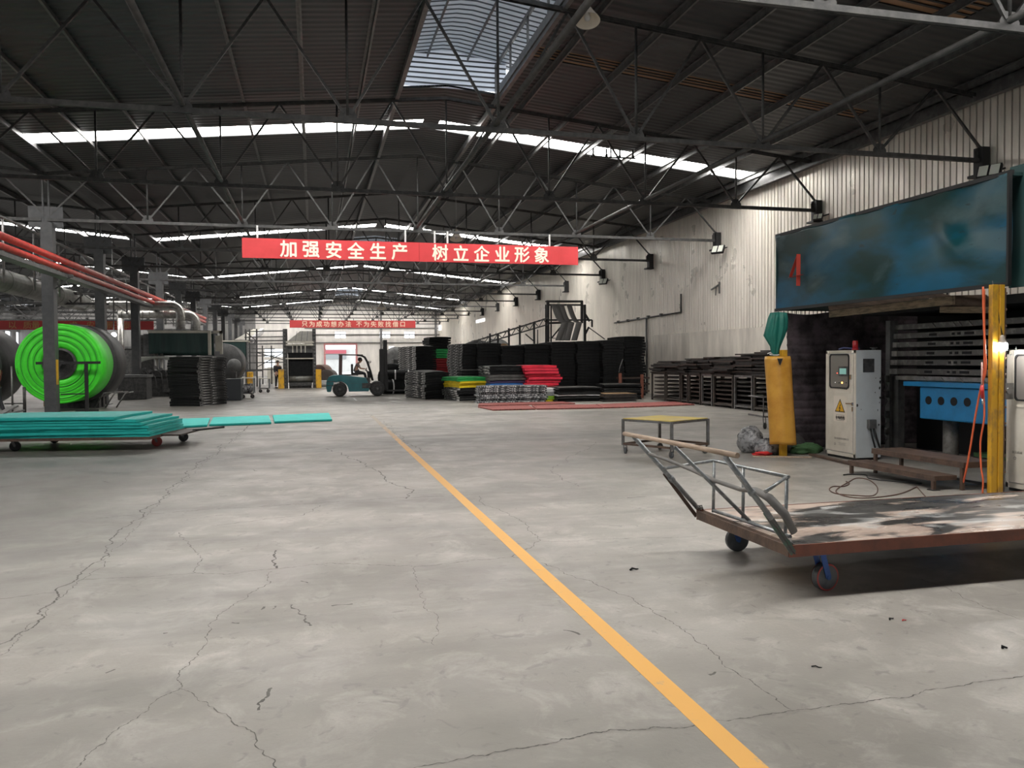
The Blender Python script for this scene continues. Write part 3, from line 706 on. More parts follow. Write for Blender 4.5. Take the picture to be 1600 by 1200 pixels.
# inclined braces from the wall brackets up to the trusses are part of each truss; brackets below
BR = None
for k, y in enumerate(YS[1:]):
    if k > 9: break
    lab = ['black truss bracket with twin floodlights above the blue hood', 'black truss bracket with floodlight left of the blue hood corner', 'black truss bracket high on the wall, third from the hood', 'black truss bracket on the wall right of the banner end'][k] if k < 4 else 'small dark truss bracket in the far row along the ribbed wall'
    if BR is None:
        t = BR = thing('wall_bracket', lab, 'bracket', (XR-.1, y, ZB), 'truss brackets on the right wall')
        MB().b2((XR-.22, y-.14, ZB-.35), (XR-.01, y+.14, ZB+.3)).build('plate', m_dark, t, bevel=.01)
        MB().b2((XR-.35, y-.18, ZB-.40), (XR-.01, y+.18, ZB-.34)).build('ledge', m_dark, t)
    else: dup(BR, (XR-.1, y, ZB), label=lab)
def floodlight(px, X, lab, rot=0, s=1.0):
    p = atx(*px, X); t = thing('floodlight', lab, 'floodlight', p, 'floodlights on the right wall')
    T = Matrix.Translation(p) @ Matrix.Rotation(rot, 4, 'Z') @ Matrix.Rotation(R(30), 4, 'Y') @ Matrix.Scale(s, 4)
    MB().box((0, 0, 0), (.10, .50, .34), T=T).build('housing', m_dark, t, bevel=.015)
    for y in (-.12, .12): MB().box((-.055, y, 0), (.012, .19, .28), T=T).build('led_panel', m_led, t)
    MB().bar(T @ Vector((.05, 0, 0)), Vector((XR-.02, p.y, p.z+.1)), .04).build('arm', m_dark, t)
    for k in range(6): pass
    return t
floodlight((1546, 268), XR-.45, 'twin lens black floodlight just above the top of the blue hood', .5)
floodlight((1122, 390), XR-.4, 'black floodlight on the wall below the third truss bracket', .6)
floodlight((943, 440), XR-.4, 'small black floodlight on the wall right of the banner', .6)
floodlight((1278, 339), XR-.4, 'black floodlight left of the blue hood corner', .6, .6)
# columns of the left row
c0 = None
for k in range(len(YS)):
    y = YS[k]
    lab = {0: 'near grey steel column outside the left of the picture', 3: 'grey steel column standing in front of the lime green roll', 4: 'grey steel column just right of the lime green roll', 5: 'grey steel column left of the large green curtained machine', 6: 'grey column right behind the large green curtained machine'}.get(k, 'dark grey column in the far part of the left row')
    if k in (0, 1, 2): continue
    if c0 is None:
        t = c0 = thing('steel_column', lab, 'column', (XL, y, 0), 'columns of the left row')
        MB().b2((XL-.17, y-.19, 0), (XL+.17, y-.17, 6.1)).b2((XL-.17, y+.17, 0), (XL+.17, y+.19, 6.1)).b2((XL-.012, y-.17, 0), (XL+.012, y+.17, 6.1)).b2((XL-.17, y-.17, 0), (XL-.15, y+.17, 6.1)).b2((XL+.15, y-.17, 0), (XL+.17, y+.17, 6.1)).build('shaft', m_column, t)
        MB().b2((XL-.3, y-.3, 0), (XL+.3, y+.3, .025)).build('base_plate', m_steel, t)
        MB().b2((XL-.55, y-.02, 5.95), (XL+.45, y+.02, 6.62)).b2((XL-.15, y-.03, 6.1), (XL-.10, y+.03, 7.6)).b2((XL+.02, y-.03, 6.1), (XL+.07, y+.03, 7.6)).build('head_plate', m_column, t)
    else: dup(c0, (XL, y, 0), label=lab)
tag(MB().b2((XL+.171, YS[3]-.12, .95), (XL+.176, YS[3]+.12, 1.75)).build('hazard_stripe', m_yellow, c0), None)
# ================================================================== RIGHT SIDE
# ---- large flat cart in the foreground
CX0, CX1, CY0, CY1 = 3.07, 6.95, 4.72, 6.05
t = thing('platform_cart', 'large rusty platform cart with smeared deck and raked tube handle in the foreground', 'cart', (CX0, CY0, 0))
MB().b2((CX0+.06, CY0+.006, .325), (CX1, CY1, .347)).build('deck', m_deck, t)
MB().b2((CX0, CY0-.006, .268), (CX1, CY0+.006, .350)).b2((CX0, CY0, .268), (CX1, CY0+.06, .276)).build('front_rim', m_rust2, t, bevel=.002)
MB().b2((CX0, CY1-.006, .268), (CX1, CY1+.006, .350)).build('rear_rim', m_rust2, t)
mb = MB().b2((CX0-.004, CY0, .272), (CX0+.008, CY1, .345))
for k in range(4): mb.b2((CX0+.008+k*.016, CY0+.02, .330), (CX0+.016+k*.016, CY1-.02, .343))
mb.build('end_channel', m_rust, t, bevel=.002)
mb = MB()
for x in (3.42, 4.3, 5.2, 6.2): mb.b2((x-.03, CY0+.06, .27), (x+.03, CY1-.06, .325))
mb.build('cross_member', m_rust, t)
for x, y, a, k in ((3.40, 4.80, .12, m_redrim), (3.40, 5.98, -.1, None), (6.4, 4.80, .12, m_redrim), (6.4, 5.98, 0, None)):
    caster(t, (x, y, 0), .096, .052, a, m_wheelgrey, .27, m_bluefork, k)
BX = 2.53
h = MB().tube([(BX-.03, 6.22, .985), (BX, 5.4, .992), (BX+.05, 4.53, .992)], .018, 12).build('top_bar', m_woodbar, t)
def post(a, b, r, nm='handle_post'):
    a, b = Vector(a), Vector(b); mb = MB().tube([a, b], r, 10); c = a.lerp(b, .55)
    mb.tube([c, a.lerp(b, .60)], r*1.35, 10); return mb.build(nm, m_tubesteel, t)
post((BX, 6.1, .975), (3.10, 6.06, .345), .019)
post((BX+.03, 4.65, .975), (2.90, 4.66, .55), .019)
MB().bar((2.86, 4.665, .60), (3.09, 4.70, .30), .045, .012, up=(0, 1, 0)).bar((2.86, 4.665, .60), (3.09, 4.70, .30), .008, .05, up=(0, 1, 0)).build('handle_angle', M('chipped green paint', (.12, .115, .11), .6, .2, (.09, .17, .12), 9, lo=.5, hi=.6), t, bevel=.002)
a = atx(1054, 698, BX+.02); b = fl(1175, 818, .36)
MB().tube([a, b], .014, 10).build('brace', m_tubesteel, t)
MB().bar((2.80, 6.1, .66), (3.08, 6.075, .29), .03, .006, up=(0, 1, 0)).build('stay', m_rust, t)
p1, p2, p3, p4 = Vector((2.77, 6.08, .70)), Vector((3.15, 5.90, .775)), Vector((3.17, 4.90, .782)), at(1196, 768, 4.70)
g = MB().tube([p1, p2.lerp(p1, .06), p2, p3.lerp(p2, -.02)], .013, 10).tube([p3, p4], .013, 10).tube([(3.12, 5.86, .375), (3.15, 5.46, .375), (3.17, 4.86, .372)], .014, 10)
g.build('guard_rail', m_tubesteel, t)
for q, z in (((3.12, 5.86, .36), p2), ((3.155, 5.46, .36), p2.lerp(p3, .44)), ((3.17, 4.92, .355), p3)):
    MB().tube([q, z], .013, 10).build('guard_post', m_tubesteel, t)
sp = [((1014, 709), 6.08), ((1044, 719), 5.95), ((1083, 735), 5.65), ((1117, 751), 5.35), ((1158, 765), 5.02), ((1180, 766), 4.85), ((1202, 778), 4.76), ((1226, 803), 4.72), ((1241, 832), 4.70)]
MB().tube([at(*p, y) for p, y in sp], [.020, .022, .024, .024, .026, .036, .042, .042, .036], 12, flat=.6).build('rubber_strap', m_strap, t)
mb = MB()
for q in ((3.08, 4.74, .36), (3.09, 6.04, .36)):
    for k in range(5):
        c = Vector(q); mb.tube([c+Vector((random.uniform(-.03, .03), random.uniform(-.03, .03), random.uniform(-.01, .03))) for _ in range(4)], .006, 5)
mb.build('wire_tie', m_steel, t)

# ---- trolley with yellow top
q = [Vector((5.10, 12.75, 0)), Vector((5.58, 11.86, 0)), Vector((6.47, 12.34, 0)), Vector((5.99, 13.23, 0))]
t = thing('work_trolley', 'small steel trolley with yellow painted top on casters behind the cart handle', 'trolley', q[0])
vs = [p+Z3*.595 for p in q]+[p+Z3*.605 for p in q]
MB().add(vs, [(3, 2, 1, 0), (4, 5, 6, 7), (0, 1, 5, 4), (1, 2, 6, 5), (2, 3, 7, 6), (3, 0, 4, 7)]).build('top', M('scuffed yellow top', (.62, .47, .07), .5, 0, (.52, .40, .16), 2.2), t)
for zz, nm in ((.575, 'top_frame'), (.17, 'lower_frame')):
    mb = MB()
    for a, b in zip(q, q[1:]+q[:1]): mb.bar(a+Z3*zz, b+Z3*zz, .03, .036)
    mb.build(nm, m_steel if zz > .3 else m_rust, t)
for i, p in enumerate(q):
    MB().bar(p+Z3*.15, p+Z3*.59, .042).build('leg', m_steel, t)
    c = (q[0]+q[2])/2; caster(t, p+(c-p)*.06, .055, .03, .9+i*.8, m_wheelgrey, .155)

# ---- press hood
HX = 8.0
t = thing('press_hood', 'large dented blue green sheet hood with red numeral 4 over the press', 'machine hood', (HX, 10, 2.45))
def hood(u, v):
    y = lerp(12.72, 7.79, u); z = lerp(2.45, 3.77, v)
    dx = .030*math.sin(7*u+2.2*v)*math.sin(PI*v)+.05*math.exp(-((u-.72)**2/.010+(v-.62)**2/.09))+.045*math.exp(-((u-.86)**2/.002+(v-.75)**2/.1))-.04*math.exp(-((u-.8-.25*(.55-v))**2/.0015+(v-.45)**2/.04))
    dx += .012*math.sin(31*u+5*v)*(v > .75)*(v-.75)*4
    dz = .012*math.sin(19*u)*v if v > .98 else 0
    return (HX+dx, y, z+dz)
MB().grid(hood, 110, 34).build('front_sheet', m_hood, t, solid=.012)
MB().b2((HX, 12.70, 2.45), (HX+3.2, 12.73, 3.76)).build('left_cheek', m_hood2, t)
MB().b2((HX+.02, 7.8, 3.74), (HX+3.2, 12.7, 3.78)).build('roof_sheet', m_hood2, t)
MB().bar((HX, 12.73, 2.46), (HX, 7.79, 2.46), .04, .05).bar((HX+.02, 12.73, 3.775), (HX+.02, 7.79, 3.775), .06, .05).bar((HX-.005, 7.80, 2.45), (HX-.005, 7.80, 3.78), .05, .03).build('edge_angle', m_dark, t)
c = atx(1245.5, 421, HX-.05)
T4 = FHALL(c+Vector((-.016, 0, -.02)))
MB().prism([(.02, .26), (.075, .26), (.075, -.25), (.01, -.25), (.01, -.13), (-.115, -.10), (-.115, -.05)], .003, T4).build('numeral', m_red4, t) if False else MB().bar(T4 @ Vector((.05, .25, 0)), T4 @ Vector((-.165, -.085, 0)), .003, .06, up=(1, 0, 0)).bar(T4 @ Vector((-.19, -.10, 0)), T4 @ Vector((.16, -.085, 0)), .003, .065, up=(1, 0, 0)).bar(T4 @ Vector((.065, .27, 0)), T4 @ Vector((.055, -.26, 0)), .003, .075, up=(1, 0, 0)).build('numeral', m_red4, t)
t = thing('press_hood', 'dark green hood sheet set back at the right picture edge', 'machine hood', (8.2, 6.5, 2.4))
MB().b2((8.18, 5.0, 2.43), (8.21, 7.98, 3.88)).build('front_sheet', m_hood2, t)
MB().b2((8.2, 5.0, 3.84), (11, 7.6, 3.88)).build('roof_sheet', m_hood2, t)
MB().b2((8.55, 5.0, 2.05), (8.6, 7.7, 2.42)).build('lower_panel', M('deep blue panel', (.004, .05, .14), .45), t)
# ---- the press itself
t = thing('hydraulic_press', 'soot covered multi platen press with bright blue lower beam under the hood', 'press', (9.2, 9.6, 0))
for k in range(6):
    z = 1.335+k*.142; x0 = 9.10+.02*k
    pl = MB().b2((x0, 8.05, z), (x0+1.2, 11.14-.0*k+.03*k, z+.085)).build('platen', m_platen, t, bevel=.006)
    for y, ww in ((10.32, .15), (9.92, .05), (9.81, .06), (9.62, .17), (9.08, .06)):
        sl = MB()
        if k < 5: sl.b2((x0-.006, y-ww/2, z+.025), (x0+.01, y+ww/2, z+.062))
        else: sl.bar((x0-.008, y-.04, z+.01), (x0-.008, y+.03, z+.08), .01, .02, up=(1, 0, 0))
        sl.build('slot', m_hole if k < 5 else m_platend, pl)
    if k < 5: MB().b2((x0-.01, 10.98+.03*k, z), (x0+.3, 11.16+.03*k, z+.085)).build('platen_end', m_platend, pl, bevel=.004)
mb = MB().b2((9.06, 8.1, 1.245), (10.3, 10.98, 1.31))
for y in (10.3, 9.95, 9.6, 9.2): mb.bar((9.05, y+.06, 1.30), (9.05, y-.03, 1.22), .012, .015, up=(1, 0, 0))
mb.build('bottom_plate', m_platend, t, bevel=.005)
bb = MB().b2((8.86, 8.3, .68), (9.9, 10.22, 1.16)).build('lower_beam', m_bluepaint, t, bevel=.02)
MB().b2((8.82, 8.2, 1.165), (9.95, 10.52, 1.235)).build('beam_flange', m_bluepaint, t, bevel=.005)
for px in ((1450.5, 625.5), (1470, 626.5), (1490, 627.5), (1511, 628.5)):
    p = atx(*px, 8.855); MB().lathe([(.062, -.004), (.062, .06)], 20, frame(p+Vector((.003, 0, 0)), (0, -1, 0), (0, 0, 1)) @ Matrix.Translation((0, 0, -.058)), sm=False).build('bore', m_hole, bb)
for y in (10.08, 8.75): MB().cyl((9.30, y, 0), (9.30, y, .70), .11, 24).build('ram', m_platend, t)
MB().b2((9.15, 11.02, 0), (9.27, 11.16, 1.3)).b2((9.1, 11.16, 0), (9.25, 11.26, 2.2)).build('left_upright', m_mach2, t)
mb = MB()
for z in (.35, .62, .95, 1.2): mb.cyl((9.08, 11.2, z), (9.08, 11.2, z+.11), .035, 10).tube([(9.05, 11.2, z), (9.02, 11.12, z-.06), (9.03, 11.2, z-.14)], .012, 6)
mb.build('pipe_fitting', m_mach2, t)
MB().b2((10.35, 7.3, 0), (10.5, 12.0, 2.5)).b2((9.3, 7.25, 0), (10.4, 7.4, 2.5)).build('dark_rear_panel', m_dark, t)  # dark panels added so the press interior reads black
MB().b2((9.4, 9.1, .14), (9.7, 9.75, .20)).build('green_offcut', m_gcloth, t)
MB().b2((8.9, 7.5, 2.30), (10.4, 11.6, 2.42)).build('head_plate', m_dark, t)
tag(MB().b2((11.2, 6.8, 0), (11.25, 12.72, 2.6)).build('dark_backing', m_backing), 'black screen added to darken the space behind the press', 'screen')  # added dark sheet, blacks out the gap behind the press
# ---- flaps under the hood
t = thing('hood_flap', 'dusty tilted flap with timber edge hanging under the blue hood', 'flap', (8.4, 10.6, 2.3))
a, b = atx(1297, 491, 8.45), atx(1490, 469, 8.45)
MB().bar(a, b, .05, .11).build('timber_edge', m_wood, t, bevel=.005)
MB().add([a+Vector((-.02, 0, .06)), b+Vector((-.02, 0, .06)), b+Vector((-.30, .05, .12)), a+Vector((-.25, -.3, .11))], [(0, 1, 2, 3), (3, 2, 1, 0)]).build('sheet', m_flap, t)
for k in (.12, .88): q = a.lerp(b, k); MB().bar(q+Z3*.02, (q.x, q.y, 3.75), .02).build('hanger', m_mach, t)
a, b = atx(1470, 484, 8.9), atx(1560, 484, 8.9)
t = thing('hood_flap', 'short grey plank flap under the hood beside the yellow post', 'flap', a)
MB().bar(a, b, .04, .09).build('timber_edge', m_wood, t)
MB().add([a+Z3*.05, b+Z3*.05, b+Vector((-.2, 0, .2)), a+Vector((-.2, 0, .2))], [(0, 1, 2, 3), (3, 2, 1, 0)]).build('sheet', m_flap, t)
for k in (.12, .88): q = a.lerp(b, k); MB().bar(q+Z3*.02, (q.x, q.y, 3.75), .02).build('hanger', m_mach, t)
# ---- wire grid and quilted curtain at the left end
t = thing('wire_grid', 'wire grid strip showing the pale wall above the quilted curtain', 'wire grid', (8.2, 12.66, 2.35))
mb = MB()
for k in range(14): x = 8.12+k*.085; mb.bar((x, 12.66, 2.30), (x, 12.66, 2.47), .008)
for z in (2.30, 2.37, 2.45): mb.bar((8.1, 12.66, z), (9.3, 12.66, z), .012)
mb.build('wires', m_dark, t)
def cur(u, v):
    x = 8.13+u*3.2; z = .0+v*2.40; s = .018*abs(math.sin(PI*v*17))**.5
    return (x+.03*math.sin(v*4), 12.62-s-.05*math.sin(u*15+v)-.08*math.sin(u*6), z-.03*math.sin(u*14)*v*v)
tag(MB().grid(cur, 40, 102).build('quilted_curtain', m_quilt, solid=.02), 'dark quilted curtain hanging between yellow pad and control cabinet', 'curtain')
# ---- control cabinets
def cabinet(y0, y1, x0, depth, hgt, lab, first):
    t = thing('control_cabinet', lab, 'control cabinet', (x0, y0, 0), 'control cabinets at the presses')
    x1 = x0+depth
    MB().b2((x0+.012, y0, .04), (x1, y1, hgt)).build('body', m_cabside, t, bevel=.006)
    MB().b2((x0+.03, y0+.02, 0), (x1-.03, y1-.02, .04)).build('plinth', m_dark, t)
    f = MB().b2((x0, y0, .04), (x0+.012, y1, .10)).b2((x0, y0, hgt-.05), (x0+.012, y1, hgt)).b2((x0, y0, .04), (x0+.012, y0+.05, hgt)).b2((x0, y1-.04, .04), (x0+.012, y1, hgt))
    f.build('front_frame', m_cab, t, bevel=.003)
    d = MB().b2((x0-.012, y0+.055, .11), (x0+.004, y1-.045, hgt-.06)).build('door', m_cab, t, bevel=.003)
    cy = (y0+y1)/2+.0; w0 = min(.30, (y1-y0)*.42)
    Tw = FHALL((x0-.016, cy, hgt*.808))
    fr = MB(); o, i = rrect(.60*(y1-y0)+.04, .55, .05), rrect(.60*(y1-y0), .51, .045); n = len(o)
    fr.add([(a, b, 0) for a, b in o]+[(a, b, .012) for a, b in o]+[(a, b, .012) for a, b in i]+[(a, b, 0) for a, b in i], [(k, (k+1) % n, n+(k+1) % n, n+k) for k in range(n)]+[(n+k, n+(k+1) % n, 2*n+(k+1) % n, 2*n+k) for k in range(n)]+[(2*n+k, 2*n+(k+1) % n, 3*n+(k+1) % n, 3*n+k) for k in range(n)], T=Tw)
    wf = fr.build('window_gasket', m_dark, d)
    MB().prism(rrect(.60*(y1-y0), .51, .045), .004, Tw).build('window_panel', m_glass, wf)
    MB().b2((x0-.020, y0+.10, hgt*.808-.345), (x0-.010, y1-.09, hgt*.808-.335)).b2((x0-.020, y0+.10, hgt*.808+.315), (x0-.010, y1-.09, hgt*.808+.325)).b2((x0-.020, y0+.10, hgt*.808-.34), (x0-.010, y0+.108, hgt*.808+.32)).b2((x0-.020, y1-.098, hgt*.808-.34), (x0-.010, y1-.09, hgt*.808+.32)).build('window_flange', m_cab, d)
    def lp(px, mat, nm, r): MB().lathe([(r, 0), (r, .012), (r*.6, .018)], 12, frame(atx(*px, x0-.0135), (0, -1, 0), (0, 0, 1))).build(nm, mat, wf)
    if first:
        def rect(p0, p1, mat, nm, th=.006, par=wf, xx=x0-.012):
            a, b = atx(*p0, xx), atx(*p1, xx); return MB().b2((xx-th, b.y, b.z), (xx, a.y, a.z)).build(nm, mat, par)
        rect((1311, 572.5), (1325.5, 588), m_mach, 'screen_bezel', .010); rect((1312.8, 575.5), (1323, 584.8), m_screen, 'screen', .014)
        rect((1304.5, 569), (1309.5, 573), m_mach, 'meter'); rect((1303, 581.5), (1309, 591), m_mach2, 'meter')
        lp((1309, 583), m_lampr, 'pilot_lamp', .008); lp((1316.5, 598), m_lampo, 'pilot_lamp', .013); lp((1306, 597.5), m_lampw, 'pilot_lamp', .006)
        for k in range(5): lp((1311+k*2.9, 606.5+k*.35), m_mach, 'push_button', .007)
        for k in (1311.7, 1322.8): lp((k, 598), m_mach, 'push_button', .010)
        rect((1328.5, 585.5), (1331.3, 593), m_chrome, 'window_latch', .02)
        s = rect((1303, 618.3), (1323, 660), m_sign, 'warning_sign', .004, d)
        pa, pb, pc = atx(1304.5, 642.8, x0-.019), atx(1320.3, 644.8, x0-.019), atx(1312.6, 623, x0-.019)
        MB().add([pa, pb, pc], [(0, 1, 2)]).build('triangle_border', m_ink, s)
        ce = (pa+pb+pc)/3; k2 = [ce.lerp(v, .82)+Vector((-.002, 0, 0)) for v in (pa, pb, pc)]
        MB().add(k2, [(0, 1, 2)]).build('triangle', m_signy, s)
        Tb = FHALL(ce+Vector((-.004, 0, -.005))); bz = [(.010, .062), (-.022, -.012), (-.002, -.008), (-.012, -.040), (-.022, -.036), (-.002, -.066), (.012, -.036), (.004, -.040), (.020, .010), (.000, .006), (.024, .055)]
        MB().prism(bz, .001, Tb).build('lightning_bolt', m_ink, s)
        cc = atx(1312.6, 652.5, x0-.018)
        text('有电危险', .058, FHALL(cc), m_ink, 'lettering', s, bold=.001, ext=.0006)
        mb = MB(); o = Tw
        for u, v, wu, wv in ((0, .042, .19, .004), (0, -.042, .19, .004), (-.095, 0, .004, .088), (.095, 0, .004, .088)): mb.box((u, v, 0), (wu, wv, .001), T=FHALL(cc))
        mb.build('sign_border', m_ink, s)
        text('液压机械制造有限公司', .036, FHALL(atx(1314.5, 685.5, x0-.013)), m_ink2, 'lettering', d, ext=.0006)
        cm = FHALL(atx(1304.5, 693, x0-.013)); mb = MB().lathe([(.012, 0), (.018, 0), (.018, .001), (.012, .001)], 16, cm, cap=False).bar(cm @ Vector((-.014, -.016, 0)), cm @ Vector((.014, -.016, 0)), .005)
        mb.build('emblem', m_ink2, d)
        mb = MB()
        for k, ww in enumerate((.20, .17, .15, .19)): mb.box((.02, -.012*k, 0), (ww, .003, .0008), T=FHALL(atx(1314.5, 692, x0-.013)))
        mb.build('small_print', m_ink2, d)
        a = atx(1323.5, 630.5, x0-.02); b = atx(1333, 631, x0-.02)
        MB().bar(a+Vector((-.02, 0, 0)), b+Vector((-.02, 0, 0)), .018, .016).b2((x0-.03, b.y, b.z-.03), (x0-.01, b.y+.03, b.z+.02)).b2((x0-.025, b.y+.005, b.z-.12), (x0-.012, b.y+.03, b.z-.05)).build('door_handle', m_chrome, d)
        MB().b2((x0+.13, y0-.006, hgt*.80), (x0+.33, y0+.002, hgt*.80+.21)).build('vent_grille', m_mach, t)
        mb = MB()
        for u, z, s in ((.40, .78, .012), (.44, .98, .02), (.43, .90, .010), (.03, .86, .02), (.44, 1.22, .024), (.43, 1.13, .02), (.44, 1.28, .012), (.36, 1.28, .008), (.10, .80, .008), (.35, 1.06, .01), (.42, .55, .015)):
            mb.prism([(s*math.cos(a)*random.uniform(.4, 1), s*1.6*math.sin(a)*random.uniform(.4, 1)) for a in [j*PI/4 for j in range(8)]], .001, frame((x0+u, y0-.001, z*hgt/1.72), (1, 0, 0), (0, 0, 1)))
        mb.build('paint_chips', m_chip, t)
        MB().b2((x0+.20, y0-.07, .50), (x0+.33, y0, .64)).build('socket_box', m_mach2, t, bevel=.008)
        MB().tube([(x0+.24, y0-.04, .50), (x0+.27, y0-.05, .35), (x0+.31, y0-.06, .2)], .013, 8).tube([(x0+.30, y0-.04, .50), (x0+.34, y0-.05, .35), (x0+.40, y0-.05, .2)], .016, 8).build('cable_tail', m_dark, t)
        p = atx(1344.5, 546.5, x0+.22)
        MB().lathe([(.05, 0), (.05, .03), (.043, .03), (.043, .13), (.035, .15), (.0, .15)], 20, Matrix.Translation((x0+.14, y0+.2, hgt))).build('beacon', m_beacon, t)
        MB().lathe([(.055, 0), (.055, .012)], 16, Matrix.Translation((x0+.40, y0+.1, hgt+.03))).cyl((x0+.40, y0+.1, hgt), (x0+.40, y0+.1, hgt+.04), .03).build('gland', m_mach2, t)
        MB().tube([(x0+.1, y1-.2, hgt+.02), (x0+.12, y1-.28, hgt+.045), (x0+.2, y1-.36, hgt+.03), (x0+.3, y1-.45, hgt+.035)], .014, 8).build('wiring', M('blue wire', (.05, .06, .16), .5), t)
    else:
        text('液压机械', .036, FHALL((x0-.013, y1-.17, .47)), m_ink2, 'lettering', d, ext=.0006)
        cm = FHALL((x0-.013, y1-.14, .40)); MB().lathe([(.012, 0), (.018, 0), (.018, .001), (.012, .001)], 16, cm, cap=False).build('emblem', m_ink2, d)
        MB().tube([(x0+.05+.02*math.cos(a), y1-.08+.022*math.cos(a), hgt+.02+.022*math.sin(a)) for a in [k*PI/6 for k in range(12)]], .005, 6, closed=True).build('lifting_ring', m_chrome, t)
cabinet(10.75, 11.495, 8.15, .46, 1.72, 'ivory control cabinet with green screen, warning sign and a side toned by cool light', True)
cabinet(7.10, 7.87, 8.05, .8, 1.675, 'white control cabinet cut by the right picture edge beside the yellow post', False)
# ---- yellow post with hoses and bulb
t = thing('yellow_post', 'worn yellow steel post standing right of the press', 'post', (7.76, 7.73, 0))
MB().b2((7.67, 7.70, 0), (7.755, 7.76, 2.44)).build('channel', m_yellow, t, bevel=.004)
MB().b2((7.765, 7.69, 0), (7.83, 7.77, 2.44)).build('channel', m_yellow, t, bevel=.004)
mb = MB()
for k in range(12): mb.cyl((7.838, 7.688, .25+k*.19), (7.85, 7.688, .25+k*.19), .016, 8)
mb.b2((7.83, 7.69, .0), (7.85, 7.75, 2.4)); mb.build('punched_strip', m_rust, t)
MB().b2((7.83, 7.70, 1.10), (7.98, 7.72, 1.29)).cyl((7.90, 7.68, 1.20), (7.90, 7.70, 1.20), .035).build('bracket', m_platend, t)
def hose(px, X, r, mat, n, lab, cat):
    P = [atx(*p, X) for p in px]; Q = []
    for i in range(len(P)-1):
        p0, p1, p2, p3 = P[max(i-1, 0)], P[i], P[i+1], P[min(i+2, len(P)-1)]
        for k in range(6):
            u = k/6; Q.append(.5*((2*p1)+(p2-p0)*u+(2*p0-5*p1+4*p2-p3)*u*u+(3*p1-p0-3*p2+p3)*u**3))
    Q.append(P[-1]); return tag(MB().tube(Q, r, 8).build(n, mat), lab, cat)
hose([(1536, 448), (1537, 500), (1539, 545), (1540, 580), (1533, 604), (1524, 650), (1516, 700), (1508, 742), (1500, 768)], 7.55, .011, m_orangehose, 'air_hose', 'orange hose running to the floor left of the other, beside the yellow post', 'hose')
hose([(1538, 452), (1538, 520), (1538, 570), (1536, 600), (1538, 650), (1532, 690), (1533, 730), (1536, 750), (1535, 772)], 7.585, .010, m_orangehose, 'air_hose', 'orange hose hanging straight down closest to the yellow post', 'hose')
t = thing('air_gun', 'red air nozzle hanging between the orange hoses', 'air gun', atx(1535, 615, 7.54))
MB().tube([atx(1534, 602, 7.54), atx(1535, 622, 7.54)], .016, 10).build('grip', m_redbag, t)
MB().tube([atx(1535, 622, 7.54), atx(1536, 632, 7.54)], .010, 10).build('nozzle', m_chrome, t)
MB().tube([atx(1534, 603, 7.535), atx(1534, 566, 7.535)], .008, 8).build('handle', M('pink grip', (.75, .45, .40), .5), t)
p = at(1566, 538, 7.68)
t = thing('light_bulb', 'lit bare bulb hanging right of the yellow post', 'light bulb', p)
MB().lathe([(.0, -.075), (.045, -.07), (.058, -.05), (.058, .0), (.05, .015)], 20, Matrix.Translation(p)).build('glass', m_bulb, t)
MB().lathe([(.05, .016), (.045, .035), (.026, .06), (.026, .09), (.012, .11)], 20, Matrix.Translation(p)).build('cap', m_shade, t)
MB().tube([p+Z3*.11, p+Vector((-.02, .02, .25)), p+Vector((-.06, .03, .5)), p+Vector((-.1, .05, .74))], .006, 6).build('flex', m_dark, t)
# ---- steps in front of the press
t = thing('step_platform', 'two level rusty steel step platform in front of the press', 'step', (7.2, 8.05, 0))
MB().b2((7.20, 8.05, .150), (7.52, 9.66, .175)).build('tread', m_rust, t, bevel=.003)
MB().b2((7.52, 7.95, .310), (8.02, 9.58, .340)).build('tread', m_rust, t, bevel=.003)
MB().b2((7.20, 8.05, .11), (7.212, 9.66, .15)).b2((7.20, 8.05, .12), (7.52, 8.06, .15)).b2((7.52, 7.95, .27), (7.532, 9.58, .31)).b2((7.52, 7.95, .27), (8.02, 7.96, .31)).build('tread_angle', m_rust, t)
for x, y, z in ((7.22, 8.09, .12), (7.22, 9.6, .12), (7.55, 8.0, .28), (7.55, 9.53, .28), (7.97, 8.0, .28), (7.97, 9.53, .28)):
    lg = MB().b2((x-.02, y-.02, 0), (x+.02, y+.02, z)).build('leg', m_rust, t)
    if y < 8.1 and x < 7.3: MB().b2((x-.05, y-.05, 0), (x+.05, y+.05, .012)).build('foot', m_mach, lg)
MB().bar((7.55, 8.0, .04), (7.97, 8.0, .04), .03).bar((7.97, 8.0, .04), (7.97, 9.5, .04), .03).build('base_bar', m_mach, t)
# ---- cables on the floor
def cable(px, r, mat, lab, loop=None):
    P = [fl(*p, r) for p in px]; Q = []
    for i in range(len(P)-1):
        p0, p1, p2, p3 = P[max(i-1, 0)], P[i], P[i+1], P[min(i+2, len(P)-1)]
        for k in range(7):
            u = k/7; Q.append(.5*((2*p1)+(p2-p0)*u+(2*p0-5*p1+4*p2-p3)*u*u+(3*p1-p0-3*p2+p3)*u**3))
    Q.append(P[-1]); return tag(MB().tube(Q, r, 6).build('floor_cable', mat), lab, 'cable')
cable([(1322, 752), (1327, 756), (1318, 760), (1302, 760), (1296, 765), (1306, 771), (1335, 774), (1365, 774), (1371, 762), (1358, 750), (1340, 747), (1328, 752), (1306, 768), (1340, 778), (1400, 773), (1432, 761)], .007, m_cable, 'thin brown cable coiled loosely on the floor before the steps')
cable([(1432, 760), (1448, 778)], .006, m_cable, 'short brown cable end lying beyond the coil')
cable([(1318, 742), (1330, 741), (1352, 742), (1360, 748), (1400, 752), (1440, 756)], .009, m_dark, 'dark cable lying in the shade under the step platform')
